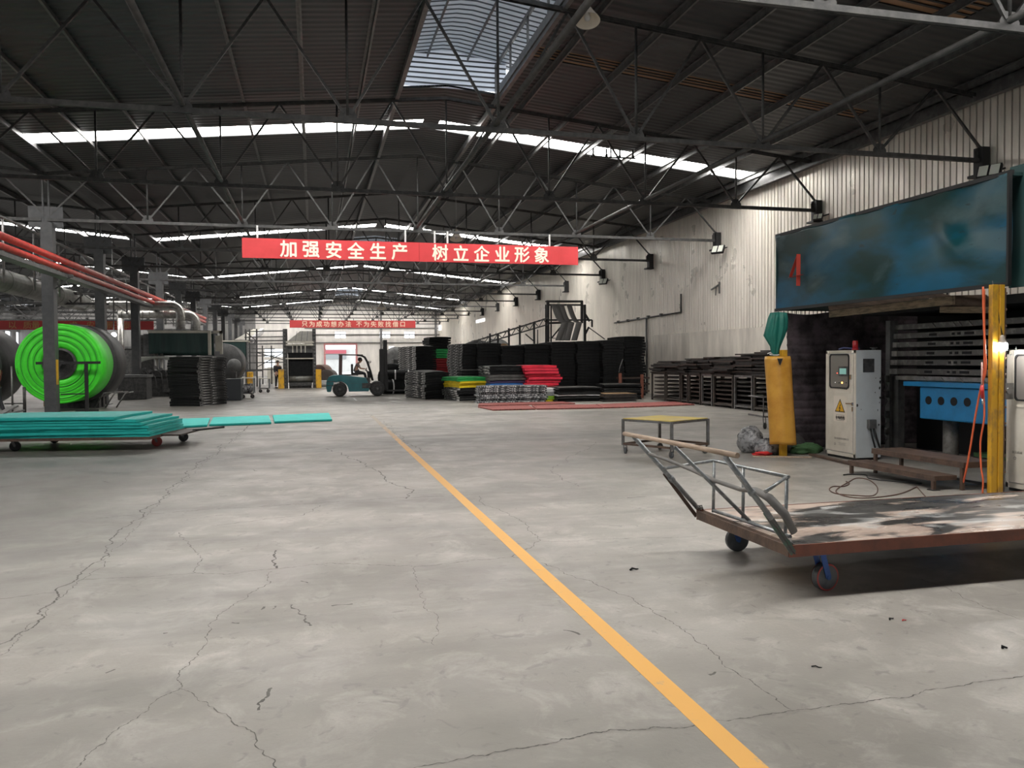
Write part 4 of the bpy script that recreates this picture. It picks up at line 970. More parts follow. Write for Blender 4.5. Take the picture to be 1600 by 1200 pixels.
# ---- yellow padded column, umbrella, bundles
t = thing('padded_column', 'leaning column wrapped in amber yellow padding with a cut triangle near the top', 'padded column', (7.46, 11.6, 0))
MB().b2((7.42, 11.62, 0), (7.52, 11.70, 1.74)).build('post', m_yellow, t)
def wrap(u, v):
    a = lerp(R(-215), R(35), u); r = .212; cx = lerp(7.47, 7.365, v); z = lerp(.195, 1.635, v)
    if v > .97: r -= .015
    return (cx+r*math.cos(a)*(1-.03*math.sin(v*3)), 11.66+.8*r*math.sin(a), z+.012*math.sin(a*2)*(1-v))
MB().grid(wrap, 48, 24).build('padding', m_amber, t, solid=.02)
p = at(1218.5, 565, 11.66-.20)
MB().prism([(-.05, .05), (.05, .05), (0, -.06)], .004, FCAM(p)).build('cut_triangle', m_ink, t)
MB().prism([(.055, .05), (.06, .05), (.005, -.065), (0, -.06)], .004, FCAM(p)).build('cut_edge', m_steel, t)
t = thing('folded_umbrella', 'folded dark green umbrella tied above the amber padded column', 'umbrella', (7.36, 11.75, 1.6))
prof = [(.03, 1.62), (.055, 1.70), (.075, 1.80), (.125, 1.98), (.15, 2.10), (.145, 2.25), (.12, 2.35), (.03, 2.36)]
vs = []; n = 48
for r, z in prof:
    for j in range(n):
        a = 2*PI*j/n; k = r*(1+.22*math.cos(8*a+z*2)); x = 7.345+(z-1.62)*.10+k*math.cos(a); bul = .10*math.exp(-((z-1.98)/.10)**2)*max(0, -math.cos(a))**2
        vs.append((x-bul, 11.72+k*.7*math.sin(a), z))
MB().add(vs, [(i*n+j, i*n+(j+1) % n, (i+1)*n+(j+1) % n, (i+1)*n+j) for i in range(len(prof)-1) for j in range(n)], sm=True).build('canopy', m_brolly, t)
MB().tube([(7.36, 11.72, 1.3), (7.42, 11.72, 2.38)], .012, 8).build('shaft', m_steel, t)
MB().tube([(7.345+.075*math.cos(a), 11.72+.06*math.sin(a), 1.665+.01*math.sin(a)) for a in [k*PI/8 for k in range(16)]], .011, 6, closed=True).tube([(7.28, 11.66, 1.665), (7.22, 11.64, 1.70), (7.17, 11.64, 1.68)], .008, 6).build('tie_cord', m_rope, t)
def blob(cx, cy, cz, rx, ry, rz_, seed, amp=.25, nu=28, nv=18):
    rnd = random.Random(seed); ph = [(rnd.uniform(2, 7), rnd.uniform(2, 7), rnd.uniform(0, 6)) for _ in range(5)]
    def fn(u, v):
        a, b = 2*PI*u, PI*(v-.5); d = Vector((math.cos(a)*math.cos(b), math.sin(a)*math.cos(b), math.sin(b)))
        k = 1+amp*sum(math.sin(p*d.x*2+q*d.y*2+o+p*d.z) for p, q, o in ph)/5
        z = cz+rz_*d.z*k; return (cx+rx*d.x*k, cy+ry*d.y*k, max(z, .003))
    return MB().grid(fn, nu, nv)
tag(blob(7.22, 12.25, .20, .19, .26, .24, 3).build('wrapped_bundle', m_plastic), 'upright bundle of speckled foam in clear plastic beside the padded column', 'bundle')
tag(blob(7.36, 11.95, .09, .22, .18, .17, 5).build('plastic_bag', m_plastic), 'low crumpled clear plastic bag at the foot of the padded column', 'bag')
tag(blob(7.16, 11.78, .03, .15, .07, .035, 8, .5).build('plastic_scrap', m_redbag), 'crumpled red plastic lying left of the padded column', 'plastic')
tag(blob(7.85, 12.15, .10, .34, .22, .20, 9, .4).build('cloth_heap', m_dcloth), 'dark grey cloth heap between padded column and quilted curtain', 'cloth')
tag(blob(8.03, 11.85, .05, .27, .12, .10, 12, .5).build('cloth_piece', m_gcloth), 'green cloth bunched on the floor left of the ivory cabinet', 'cloth')
a, b = fl(1176, 713, .012), fl(1268, 714.5, .012)
tag(MB().bar(a, b, .05, .02).build('timber_lath', m_woodbar), 'pale timber lath lying in front of the padded column', 'lath')
a, b = fl(1268, 710, .02), fl(1345, 728, .02)
tag(MB().bar(a, b, .10, .03).build('floor_rail', m_rust), 'rusty floor rail running under the ivory cabinet front', 'rail')
# ---- small cart behind the padded column
t = thing('hand_trolley', 'grey tube trolley half hidden behind the amber padded column', 'trolley', (9.2, 15.2, 0))
P = lambda x, y: at(x, y, 16.2)
a, b, c, d = P(1193, 621), P(1216, 620), P(1193, 651), P(1222, 652)
MB().tube([c, a, b, d], .015, 8).tube([a+Vector((.1, .8, 0)), b+Vector((.1, .8, 0))], .015, 8).tube([a, a+Vector((.1, .8, 0))], .015, 8).bar(c, d, .04).bar(c, c+Vector((.1, .8, 0)), .04).build('frame', m_steel, t)
caster(t, (P(1199, 661).x, 16.3, 0), .07, .035, .6, m_tyre, c.z)
# ================================================================== MIDDLE OF THE HALL
ORD = ['topmost', 'second', 'third', 'fourth', 'fifth', 'sixth', 'seventh', 'eighth', 'ninth', 'tenth', 'eleventh', 'twelfth', 'thirteenth', 'fourteenth']
def mat_mesh(w, d, th, mats, sag, seed, edge):
    """foam sheet: slightly bowed slab with softened, uneven edges"""
    rnd = random.Random(seed); n = 8; mb = MB()
    def P(i, j, k):
        u, v = i/n-.5, j/n-.5; e = max(abs(u), abs(v))*2
        x = u*w+rnd.uniform(-.012, .012)*(e > .99); y = v*d+rnd.uniform(-.012, .012)*(e > .99)
        return (x, y, k*th-sag*(4*u*u)*.5-sag*(4*v*v)*.5+sag-(.12*th*k if e > .99 else 0))
    top = [P(i, j, 1) for j in range(n+1) for i in range(n+1)]; bot = [(x, y, z-th*.94) for x, y, z in top]
    o = (n+1)**2; I = lambda i, j: j*(n+1)+i; vs = top+bot
    mb.add(vs, [(I(i, j), I(i+1, j), I(i+1, j+1), I(i, j+1)) for j in range(n) for i in range(n)], 2 if len(mats) > 2 else 0, True)
    mb.f += [[o+I(i, j+1), o+I(i+1, j+1), o+I(i+1, j), o+I(i, j)] for j in range(n) for i in range(n)]; mb.mi += [0]*n*n; mb.sm += [True]*n*n
    for i in range(n):
        for q, s in (((I(i, 0), o+I(i, 0), o+I(i+1, 0), I(i+1, 0)), 'f'), ((I(i+1, n), o+I(i+1, n), o+I(i, n), I(i, n)), 'b'), ((I(0, i+1), o+I(0, i+1), o+I(0, i), I(0, i)), 'l'), ((I(n, i), o+I(n, i), o+I(n, i+1), I(n, i+1)), 'r')):
            mb.f.append(list(q)); mb.mi.append(1 if s in edge else 0); mb.sm.append(False)
    me = bpy.data.meshes.new('foam_mat'); me.from_pydata(mb.v, [], mb.f); [me.materials.append(k) for k in mats]
    me.polygons.foreach_set('material_index', mb.mi); me.polygons.foreach_set('use_smooth', mb.sm); me.update(); return me
def pile(where, x, y, rot, w, d, layers, th, z0=0.0, edge='', jit=.03, sag=.0, adj='', cat='foam mat', name='foam_mat', group=None, ordn=True, jr=.012, drift=None, fill=.86):
    """layers bottom-up: (colour word, materials, count). Every sheet is an object of its own."""
    rnd = random.Random(hash_(where)); z = z0; tot = sum(n for _, _, n in layers); i = 0; out = []
    for cname, mats, cnt in layers:
        ms = [mat_mesh(w, d, th*fill, mats, sag, q+7, edge) for q in range(3)]
        for k in range(cnt):
            i += 1; ft = tot-i
            if ordn and tot <= 14: lab = '%s %s sheet down in the %s' % (ORD[ft], cname, where) if ft else 'topmost %s sheet of the %s' % (cname, where)
            else: lab = 'topmost %s sheet of the %s' % (cname, where) if ft == 0 else '%s sheet in the %s' % (cname, where)
            o = bpy.data.objects.new(name, ms[i % 3]); COL.objects.link(o); out.append(o)
            dx, dy = rnd.uniform(-jit, jit), rnd.uniform(-jit, jit)
            if drift: dx += drift[0]*math.sin(i*drift[2])+0; dy += drift[1]*math.sin(i*drift[2]*.7)
            o.location = (x+dx*math.cos(rot)-dy*math.sin(rot), y+dx*math.sin(rot)+dy*math.cos(rot), z); o.rotation_euler = (0, 0, rot+rnd.uniform(-jr, jr))
            tag(o, lab, 'mat', group or where); z += th*1.0
    return out
def hash_(s): return sum((i+1)*ord(c) for i, c in enumerate(s)) % 99991
B3 = (m_black, m_edge, m_blacktop)
def solid3(m): return (m, m)
ROT = R(7)
# tall wall of black stacks
edges = [712, 746, 783, 821, 862, 901, 943, 976, 1009]
tops = [537, 536, 540, 537.5, 534, 533, 531.5, 525.5]
ys0 = [34.6, 34.3, 33.9, 33.6, 33.2, 32.9, 32.4, 33.2]
names = ['pale ended tall stack at the left of the long row', 'second tall stack from the left, long black row', 'third tall stack from the left, long black row', 'fourth tall stack from the left, long black row', 'tall black stack behind the red pile', 'tall black stack behind the low black pile', 'tall stack second from the right, long black row', 'tall stack at the right end, long black row']
for i in range(8):
    Y = ys0[i]; a = at(edges[i], 600, Y); b = at(edges[i+1], 600, Y); zt = at((edges[i]+edges[i+1])/2, tops[i], Y).z
    n = round(zt/.125); w_ = (b-a).length-.03; d_ = 2.1
    rot = R(9) if i == 0 else R(1.2*((i*7) % 3-1))
    c = Vector(((a.x+b.x)/2, Y+d_/2, 0))
    if i == 0: c.x += .12
    pile(names[i], c.x, c.y, rot, w_, d_, [('black', B3, n)], zt/n, fill=.985, edge='l' if i == 0 else '', jit=.018, sag=.02, jr=.006, drift=(.02, .02, .8))
def corner_pile(where, px, Y, wpx, layers, ztop, d_, rot, edge='', sag=.03, jit=.03, th=None, **k):
    a = at(px, 600, Y); b = at(wpx, 600, Y); w_ = (b-a).length; n = sum(l[2] for l in layers); th = th or ztop/n
    u = Vector((math.cos(rot), math.sin(rot), 0)); v = Vector((-u.y, u.x, 0)); c = Vector((a.x, Y, 0))+u*w_/2+v*d_/2
    return pile(where, c.x, c.y, rot, w_, d_, layers, th, edge=edge, sag=sag, jit=jit, **k)
def zt(px, py, Y): return at(px, py, Y).z
corner_pile('ragged tall black stack nearest the forklift', 650, 39.5, 684, [('black', B3, 22)], zt(665, 541, 39.5), 2.6, R(13), 'l', sag=.05, jit=.02, fill=.95)
corner_pile('low ragged stack nearest the forklift', 664, 33.6, 704, [('black', B3, 11)], zt(680, 582, 33.6), 2.4, R(14), 'l', sag=.10, jit=.035, ordn=False, fill=.95)
corner_pile('pile half hidden between two tall black stacks', 672, 41.5, 706, [('black', B3, 5), ('orange', solid3(m_orange), 3), ('red', solid3(m_dred), 6), ('green', solid3(m_green), 4), ('black', B3, 5)], zt(690, 526, 41.5), 2.0, R(2), ordn=False, sag=.03)
corner_pile('green and yellow topped pile', 716, 31.6, 766, [('black', B3, 6), ('yellow', solid3(m_ymat), 3), ('green', solid3(m_green), 2)], zt(735, 589, 31.6), 1.9, R(10), 'l', sag=.035, jit=.07, jr=.02)
corner_pile('dark stack behind the green topped pile', 722, 33.0, 765, [('black', B3, 10)], zt(740, 577.5, 33.0), .9, R(3), sag=.01, ordn=False)
corner_pile('dark pile left of the red pile', 766, 31.2, 824, [('black', B3, 5), ('blue', solid3(m_bluemat), 1), ('purple', solid3(m_purple), 1), ('dark grey', (m_blacktop, m_blacktop), 2), ('black', B3, 3)], zt(790, 571, 31.2), 1.6, R(5), 'l', sag=.02, jit=.04)
corner_pile('bright red pile', 821, 31.0, 874, [('dark red', solid3(m_dred), 5), ('red', solid3(m_red), 7)], zt(848, 570, 31.0), 1.7, R(1), sag=.02, jit=.09, jr=.03, drift=(.07, .03, .9), fill=.84)
corner_pile('black and white speckled pile', 748, 29.6, 853, [('speckled', (m_camo, m_camo), 8)], zt(800, 602, 29.6), 1.0, R(-4), sag=.015, jit=.06, ordn=True, fill=.80)
corner_pile('small pile right of the speckled pile', 852, 29.9, 869, [('yellow', solid3(m_ymat), 1), ('lime', solid3(m_limey), 2), ('grey', solid3(m_greymat), 2), ('white', solid3(m_white), 2)], zt(860, 606, 29.9), 1.0, R(-3), sag=.0, jit=.02)
corner_pile('low black pile right of the red one', 872, 29.3, 938, [('black', B3, 4), ('white', solid3(m_white), 1), ('black', B3, 5)], zt(905, 605, 29.3), 1.7, R(-2), sag=.02, jit=.06)
corner_pile('low dark pile behind the brown boards', 945, 30.2, 1000, [('dark grey', (m_black, m_black, m_blacktop), 7)], zt(970, 600, 30.2), 1.5, R(-6), sag=.02, jit=.05)
corner_pile('brown topped boards behind the red mats', 945, 28.7, 995, [('dark', (m_darksheet, m_darksheet), 2), ('brown', (m_darksheet, m_darksheet, m_pallet), 2)], .32, 1.3, R(-3), sag=0, jit=.06, cat='board', name='stacked_board')
# red fleck mats lying on the floor
qs = [((770, 642), (838, 640.5), (826, 635), (746, 637)), ((838, 640.5), (943, 638.6), (930, 633.5), (830, 635)), ((943, 638.6), (1012, 636.5), (1000, 630.5), (930, 633.5)), ((1012, 636.5), (1086, 633.3), (1052, 629), (1000, 631)), ((746, 635), (900, 631.5), (880, 629), (748, 631.5))]
labs = ['red fleck mat at the near left end of the floor row', 'long red fleck mat second in the floor row', 'red fleck mat third along the floor row before the brown boards', 'red fleck mat at the right end of the floor row beside the racks', 'red fleck mat lying under the front of the speckled pile']
for q, lab in zip(qs, labs):
    P = [fl(*p, 0) for p in q]; c = sum(P, Vector())/4; P = [c+(p-c)*.985 for p in P]
    vs = [p+Z3*.003 for p in P]+[p+Z3*.045 for p in P]
    tag(MB().add(vs, [(3, 2, 1, 0), (4, 5, 6, 7), (0, 1, 5, 4), (1, 2, 6, 5), (2, 3, 7, 6), (3, 0, 4, 7)]).build('floor_mat', m_redflat, bevel=.006), lab, 'mat', 'red fleck mats on the floor')
tag(MB().b2((4.55, 36.5, .004), (6.2, 37.4, .05)).build('floor_mat', m_black), 'black mat lying flat on the floor right of the forklift', 'mat')
# rust posts of a pallet frame in front of the right end stack
t = thing('stillage', 'low stillage with rust red corner posts between the black stacks and the racks', 'stillage', (11.9, 31.0, 0))
for px, y in ((969, 583), (1003, 585)):
    p = at(px, 600, 31.2); MB().b2((p.x-.06, 31.17, 0), (p.x+.06, 31.25, zt(px, y, 31.2))).build('post', m_rust2, t)
p, q = at(972, 600, 31.2), at(1015, 600, 31.2)
for z in (.25, .55, .8): MB().b2((p.x, 31.2, z), (q.x, 31.9, z+.06)).build('deck_bar', m_brownsheet, t)
MB().tube([at(967, 582, 31.2), at(969, 572, 31.2), at(973, 561, 31.2)], .02, 6).build('rod', m_steel, t)

# ---- racks along the right wall with trays and loose sheets on top
RX = 13.1
bp = [1018, 1040.5, 1064, 1076, 1096, 1114.5, 1147, 1177.5, 1214]
tp = [566, 566, 562, 561, 560, 558, 553, 549]
rl = ['farthest rack beside the black stacks', 'second rack from the black stacks', 'narrow third rack from the black stacks', 'fourth rack from the black stacks', 'pale upright rack in the wall row', 'wide rusty rack right of the pale rack', 'rack second from the padded column', 'rack nearest to the amber padded column']
rnd = random.Random(5)
for i in range(8):
    ya, yb = atx(bp[i], 600, RX).y-.03, atx(bp[i+1], 600, RX).y+.03
    pc = (bp[i]+bp[i+1])/2; H_ = atx(pc, 590.5, RX).z; H_ = 1.08
    rm = m_rackdark if i not in (4, 6) else m_steel
    t = thing('storage_rack', rl[i], 'rack', (RX, yb, 0), 'racks along the right wall')
    for x in (RX, RX+1.35):
        for y in (ya-.04, yb+.04):
            MB().b2((x-.03, y-.03, 0), (x+.03, y+.03, H_)).build('upright', rm, t)
    for z in (.10, H_-.03):
        mb = MB()
        for x in (RX, RX+1.35): mb.b2((x-.025, yb, z-.03), (x+.025, ya, z+.03))
        for y in (ya-.04, yb+.04): mb.b2((RX, y-.025, z-.03), (RX+1.35, y+.025, z+.03))
        mb.build('rail', rm, t)
    sh = 'rusty' if i in (0, 3, 5) else 'dark'
    sm_ = m_brownsheet if sh == 'rusty' else m_darksheet
    for k in range(6):
        z = .15+k*.148; dx = rnd.uniform(.0, .06)
        o = MB().grid(lambda u, v: (RX+.03+dx+u*1.25, lerp(yb+.07, ya-.07, v), z+.018*math.sin(u*3+i)-.012*math.sin(v*PI)), 6, 6).build('tray_sheet', sm_, solid=.045)
        tag(o, '%s sheet, %s in the %s' % (sh, ['lowest', 'second lowest', 'third lowest', 'third highest', 'second highest', 'highest'][k], rl[i]), 'sheet', 'sheets in the racks')
    hz = atx(pc, tp[i]-3, RX).z; n = max(5, int((hz-H_)/.046))
    for k in range(n):
        s = rnd.uniform(-.14, .14); dx = rnd.uniform(-.12, .12); tz = rnd.uniform(-.010, .010)
        if k > n-3: dx += .25
        o = MB().box((0, 0, .012), (1.5+rnd.uniform(-.2, .1), abs(ya-yb)*.97+rnd.uniform(-.1, .3), .043)).build('loose_sheet', m_brownsheet if (i*3+k) % 4 == 0 else m_darksheet)
        o.location = (RX+.66+dx, (ya+yb)/2+s, H_+.012+k*.0455); o.rotation_euler = (rnd.uniform(-.010, .010), rnd.uniform(-.008, .008), rnd.uniform(-.05, .05))
        tag(o, ('topmost sheet heaped over the ' if k == n-1 else 'loose sheet heaped over the ')+rl[i], 'sheet', 'loose sheets over the '+rl[i])
# ---- pipes and brackets on the right wall
WX = XR-.06
t = thing('wall_pipe', 'thin pipe sloping along the ribbed wall with a stub at its end', 'pipe', atx(1064, 488, WX))
mb = MB().tube([atx(960, 504.5, WX), atx(1064, 488, WX)], .035, 8).tube([atx(1064, 488, WX), atx(1064, 459, WX)], .04, 8)
mb.build('pipe', m_mach, t)
mb = MB()
for px, py in ((966, 503), (981, 501), (997, 498), (1013, 495), (1033, 492)): p = atx(px, py, WX); mb.box(p, (.12, .14, .12))
mb.build('pipe_clip', m_mach, t)
p = atx(1010, 496, WX); tag(MB().tube([p, (p.x, p.y, .0)], .05, 8).build('down_pipe', m_mach2), 'vertical down pipe on the wall right of the black stacks', 'pipe')
p = atx(1121, 445, WX); t = thing('wall_bracket', 'small bent bracket alone on the ribbed wall below the floodlight', 'bracket', p)
MB().bar(p+Vector((0, .5, -.15)), p+Vector((0, -.15, 0)), .05).bar(p+Vector((0, -.15, .1)), p+Vector((0, -.15, -.35)), .05).bar(p+Vector((0, .1, -.05)), p+Vector((0, .15, -.4)), .03).build('arm', m_mach2, t)
p = atx(1127, 398, WX)
for k, (x0, y0, x1, y1) in enumerate(((744, 497, 757, 505), (676, 508, 689, 519))):
    a, b = atx(x0, y1, WX), atx(x1, y0, WX)
    mb = MB().b2((WX-.02, b.y, a.z), (WX+.02, a.y, b.z))
    struct('window_4%d' % k, mb, EM('daylit pane %d' % k, (.95, .97, 1), 1.2))

m_belt = M('grey belt', (.15, .145, .14), .5)
# ---- inclined conveyor behind the black stacks
YC = 37.0
t = thing('inclined_conveyor', 'tall dark frame with four hanging belts and a sloping lattice conveyor by the wall', 'conveyor', at(853, 600, YC))
def L_(a, b, w_=.07, Y0=YC, Y1=YC): return at(*a, Y0), at(*b, Y1), w_
def bars(nm, lst, mat=m_dark, par=t):
    mb = MB()
    for a, b, w_ in lst: mb.bar(a, b, w_)
    return mb.build(nm, mat, par)
bars('tower_post', [L_((856, 470), (856, 545), .12)]); bars('tower_post', [L_((909, 470), (909, 505), .11)]); bars('tower_post', [L_((913.5, 476), (914, 545), .11)])
bars('tower_post', [L_((853, 476), (853, 545), .07, 38.2, 38.2), L_((861, 478), (861, 545), .06, 38.2, 38.2)])
bars('tower_rail', [L_((854, 471), (910, 471), .10), L_((857, 476.5), (909, 476.5), .08), L_((852, 471), (907, 471.5), .06, 38.3, 38.3), L_((913, 489), (921, 502), .09), L_((855, 500), (925, 500), .07), L_((855, 505), (885, 504), .09), L_((920, 511), (914, 523), .08), L_((925, 500), (925, 511), .07), L_((919, 511), (945, 530), .04), L_((862, 528), (876, 511), .06), L_((858, 528), (885, 530), .03)])
for k, (a, b, c_) in enumerate((((865, 476), (882, 504), (872, 532)), ((877, 476), (893, 504), (886, 532)), ((889, 476), (905, 504), (897, 532)), ((870, 476), (884, 503), (880, 532)))):
    p, q, r_ = at(*a, YC-.1), at(*b, YC-.9), at(*c_, YC-.8)
    mb = MB(); wv = Vector((.17, 0, 0))
    def bl(u, v):
        s = v*2
        if s < 1: z = p.lerp(q, s); z = z+Vector((0, 0, -.25*math.sin(PI*s)))
        else: z = q.lerp(r_, s-1)
        return z+wv*(u-.5)*(1.5 if s < 1 else 1.7)
    MB().grid(bl, 2, 24).build('belt', m_belt, t, solid=.02)
lat = []
for Y0 in (YC-.2, YC+.9):
    lat += [(at(742, 533, Y0), at(856, 497, Y0), .07), (at(742, 541, Y0), at(856, 507, Y0), .06)]
    for k in range(16):
        u = k/16; u2 = (k+1)/16; lat.append((at(lerp(742, 856, u), lerp(533 if k % 2 else 541, 497 if k % 2 else 507, u), Y0), at(lerp(742, 856, u2), lerp(541 if k % 2 else 533, 507 if k % 2 else 497, u2), Y0), .035))
for k in range(18): u = k/17; lat.append((at(lerp(742, 856, u), lerp(533, 497, u), YC-.2), at(lerp(742, 856, u), lerp(533, 497, u), YC+.9), .09))
bars('lattice', lat, m_mach)
for px, y0 in ((765.5, 521), (778, 522), (795, 513), (812, 508), (834.5, 503)):
    p = at(px, y0, YC-.3); bars('support_leg', [(p, Vector((p.x, p.y, 0)), .08)])
bars('stay', [L_((821, 522), (834, 533), .05), L_((840, 515), (840, 545), .04)])
# far dark mat rolls behind the row
for px, py, r_, Y0, lab in ((745, 533, .55, 40, 'dark folded mat heap behind the left of the long black row'), (775, 531, .6, 42.2, 'pale grey folded mat heap below the lattice conveyor')):
    p = at(px, py, Y0)
    o = blob(p.x, Y0, p.z*.5, 1.15, .75, p.z*.52, px, .08).build('folded_mat', m_black if px < 760 else m_blacktop)
    tag(o, lab, 'mat')
tag(blob(at(792, 600, 36).x, 36.35, 1.15, .5, .35, 1.2, 44, .1).build('paper_sack', m_pallet), 'brown sack top showing between two tall black stacks', 'sack')

# ---- banners
def glyphs(items, mat, parent, bold, name='lettering', ext=.006):
    V, F = [], []
    for ch, size, T, sx in items:
        o = text(ch, size, T, mat, 'tmp', None, 0, ext, sx=sx); k = len(V)
        fc = [list(p.vertices) for p in o.data.polygons]; xa, ya = T.col[0].to_3d(), T.col[1].to_3d(); za = T.col[2].to_3d()
        for q, (du, dv) in enumerate(((0, 0), (1, 0), (-1, 0), (0, 1), (0, -1)) if bold else ((0, 0),)):
            k = len(V); V += [v.co+xa*du*bold*size+ya*dv*bold*size+za*q*.0004 for v in o.data.vertices]; F += [[i+k for i in f] for f in fc]
        me = o.data; bpy.data.objects.remove(o); bpy.data.meshes.remove(me)
    mb = MB(); mb.add(V, F); return mb.build(name, mat, parent)
YB = YS[3]-.16
a, b, c, d = at(378, 371.5, YB), at(377.5, 404, YB), at(903, 386, YB), at(903, 413, YB)
zT, zL = (a.z+c.z)/2, (b.z+d.z)/2
t = thing('hanging_banner', 'large red banner with cream lettering hung across the hall', 'banner', (a.x, YB, zL))
s = at(655, 395, YB).x
MB().b2((a.x, YB-.02, zL), (s-.01, YB+.02, zT)).build('panel', m_banner, t)
MB().b2((s+.01, YB-.02, zL), (c.x, YB+.02, zT)).build('panel', m_banner, t)
MB().b2((s-.01, YB-.012, zL), (s+.01, YB+.012, zT)).build('seam', m_banner2, t)
it = []
for chs, xs in (('加强安全生产', (450.5, 486, 521.5, 556, 590.5, 624)), ('树立企业形象', (687.5, 720, 752.5, 784.5, 815.5, 846))):
    for ch, x in zip(chs, xs):
        p = at(x, 392, YB); it.append((ch, .60, FCAM((p.x, YB-.024, (zT+zL)/2)), .98))
glyphs(it, m_letter, t, .022)
mb = MB()
for px in (402, 634, 680, 700, 860): p = at(px, 380, YB); mb.b2((p.x-.03, YB+.02, zT-.25), (p.x+.03, YB+.14, zT-.15)).b2((p.x-.03, YB+.10, zT-.25), (p.x+.03, YB+.13, ZB+.02))
mb.build('hanger', m_white, t)
YB2 = YS[12]-.2
a, b, c = at(452.5, 500.3, YB2), at(452.5, 512, YB2), at(649, 501, YB2)
t = thing('hanging_banner', 'far smaller red banner with faded lettering near the end wall', 'banner', (a.x, YB2, b.z))
MB().b2((a.x, YB2-.03, b.z), (c.x, YB2+.03, a.z)).build('panel', m_banner2, t)
it = []
for chs, x0 in (('只为成功想办法', 476), ('不为失败找借口', 561)):
    for k, ch in enumerate(chs): p = at(x0+k*11.35, 506.5, YB2); it.append((ch, .62, FCAM((p.x, YB2-.04, (a.z+b.z)/2)), 1))
glyphs(it, m_letter2, t, .018)
mb = MB()
for k in range(5): x = lerp(a.x, c.x, .1+.2*k); mb.b2((x-.04, YB2+.02, a.z-.2), (x+.04, YB2+.18, a.z-.1)).b2((x-.04, YB2+.12, a.z-.2), (x+.04, YB2+.16, ZB+.04))
mb.build('hanger', m_steel, t)
# red banner in the neighbouring bay
YB3 = 62.0
a, b, c = at(-20, 499.5, YB3), at(-20, 516, YB3), at(240, 500, YB3)
t = thing('hanging_banner', 'dim red banner with gold characters behind the lime green roll', 'banner', (a.x, YB3, b.z))
MB().b2((a.x, YB3-.03, b.z+.05), (c.x, YB3+.03, a.z)).build('panel', m_banner2, t)
it = []
for ch, x in (('以', 20), ('质', 43), ('量', 56), ('求', 115), ('安', 142), ('景', 171), ('三', 181), ('泰', 198)):
    p = at(x, 507, YB3); it.append((ch, .55, FCAM((p.x, YB3-.04, (a.z+b.z)/2)), 1))
glyphs(it, m_yletter, t, .008)
# ---- pendant lamps
def pendant(p, r, lab, top):
    t = thing('pendant_lamp', lab, 'pendant lamp', p, 'pendant factory lamps')
    Tm = Matrix.Translation(p) @ Matrix.Rotation(R(-16), 4, (.97, -.24, 0))
    MB().lathe([(r, 0), (r*.96, r*.10), (r*.62, r*.62), (r*.36, r*1.1), (r*.26, r*1.2), (r*.24, r*1.55), (r*.1, r*1.65)], 28, Tm, cap=False).build('shade', m_shade, t)
    MB().lathe([(r*.985, .004), (r*.94, r*.10), (r*.60, r*.60), (r*.34, r*1.05), (.01, r*1.1)], 28, Tm, cap=False).build('reflector', m_shadein, t)
    MB().lathe([(.01, r*.05), (r*.2, r*.14), (r*.26, r*.35), (r*.16, r*.7), (r*.12, r*1.05)], 16, Tm).build('bulb', m_white, t)
    MB().tube([p+Z3*r*1.6, (p.x, p.y, top)], .012, 6).build('rod', m_steel, t)
p = at(918, 33, 12.3); pendant(p, .205, 'nearest white enamel pendant lamp beside the ridge vent', rz(p.x)+.03)
p = at(713, 374, 31); pendant(p, .26, 'pendant lamp hanging above the right half of the red banner', rz(p.x)+.03)
p = at(596, 482, 58); pendant(p, .34, 'small far pendant lamp below the red banner', rz(p.x)+.03)
p = at(968, 246, 24); t = thing('light_bar', 'dark bar with four small lamp holders under the first roof light', 'light bar', p)
a, b = at(922, 244.5, 24), at(993, 247.5, 24)
MB().bar(a, b, .04).build('bar', m_mach, t)
for k in range(4): q = a.lerp(b, .07+.29*k); MB().cyl(q, q+Z3*.26, .03, 8).cyl(q+Z3*.0, q+Z3*.08, .05, 8).build('lamp_holder', m_mach, t)
MB().bar(a.lerp(b, .45), a.lerp(b, .45)+Z3*(rz(p.x)-p.z-.02), .04).build('stem', m_mach, t)
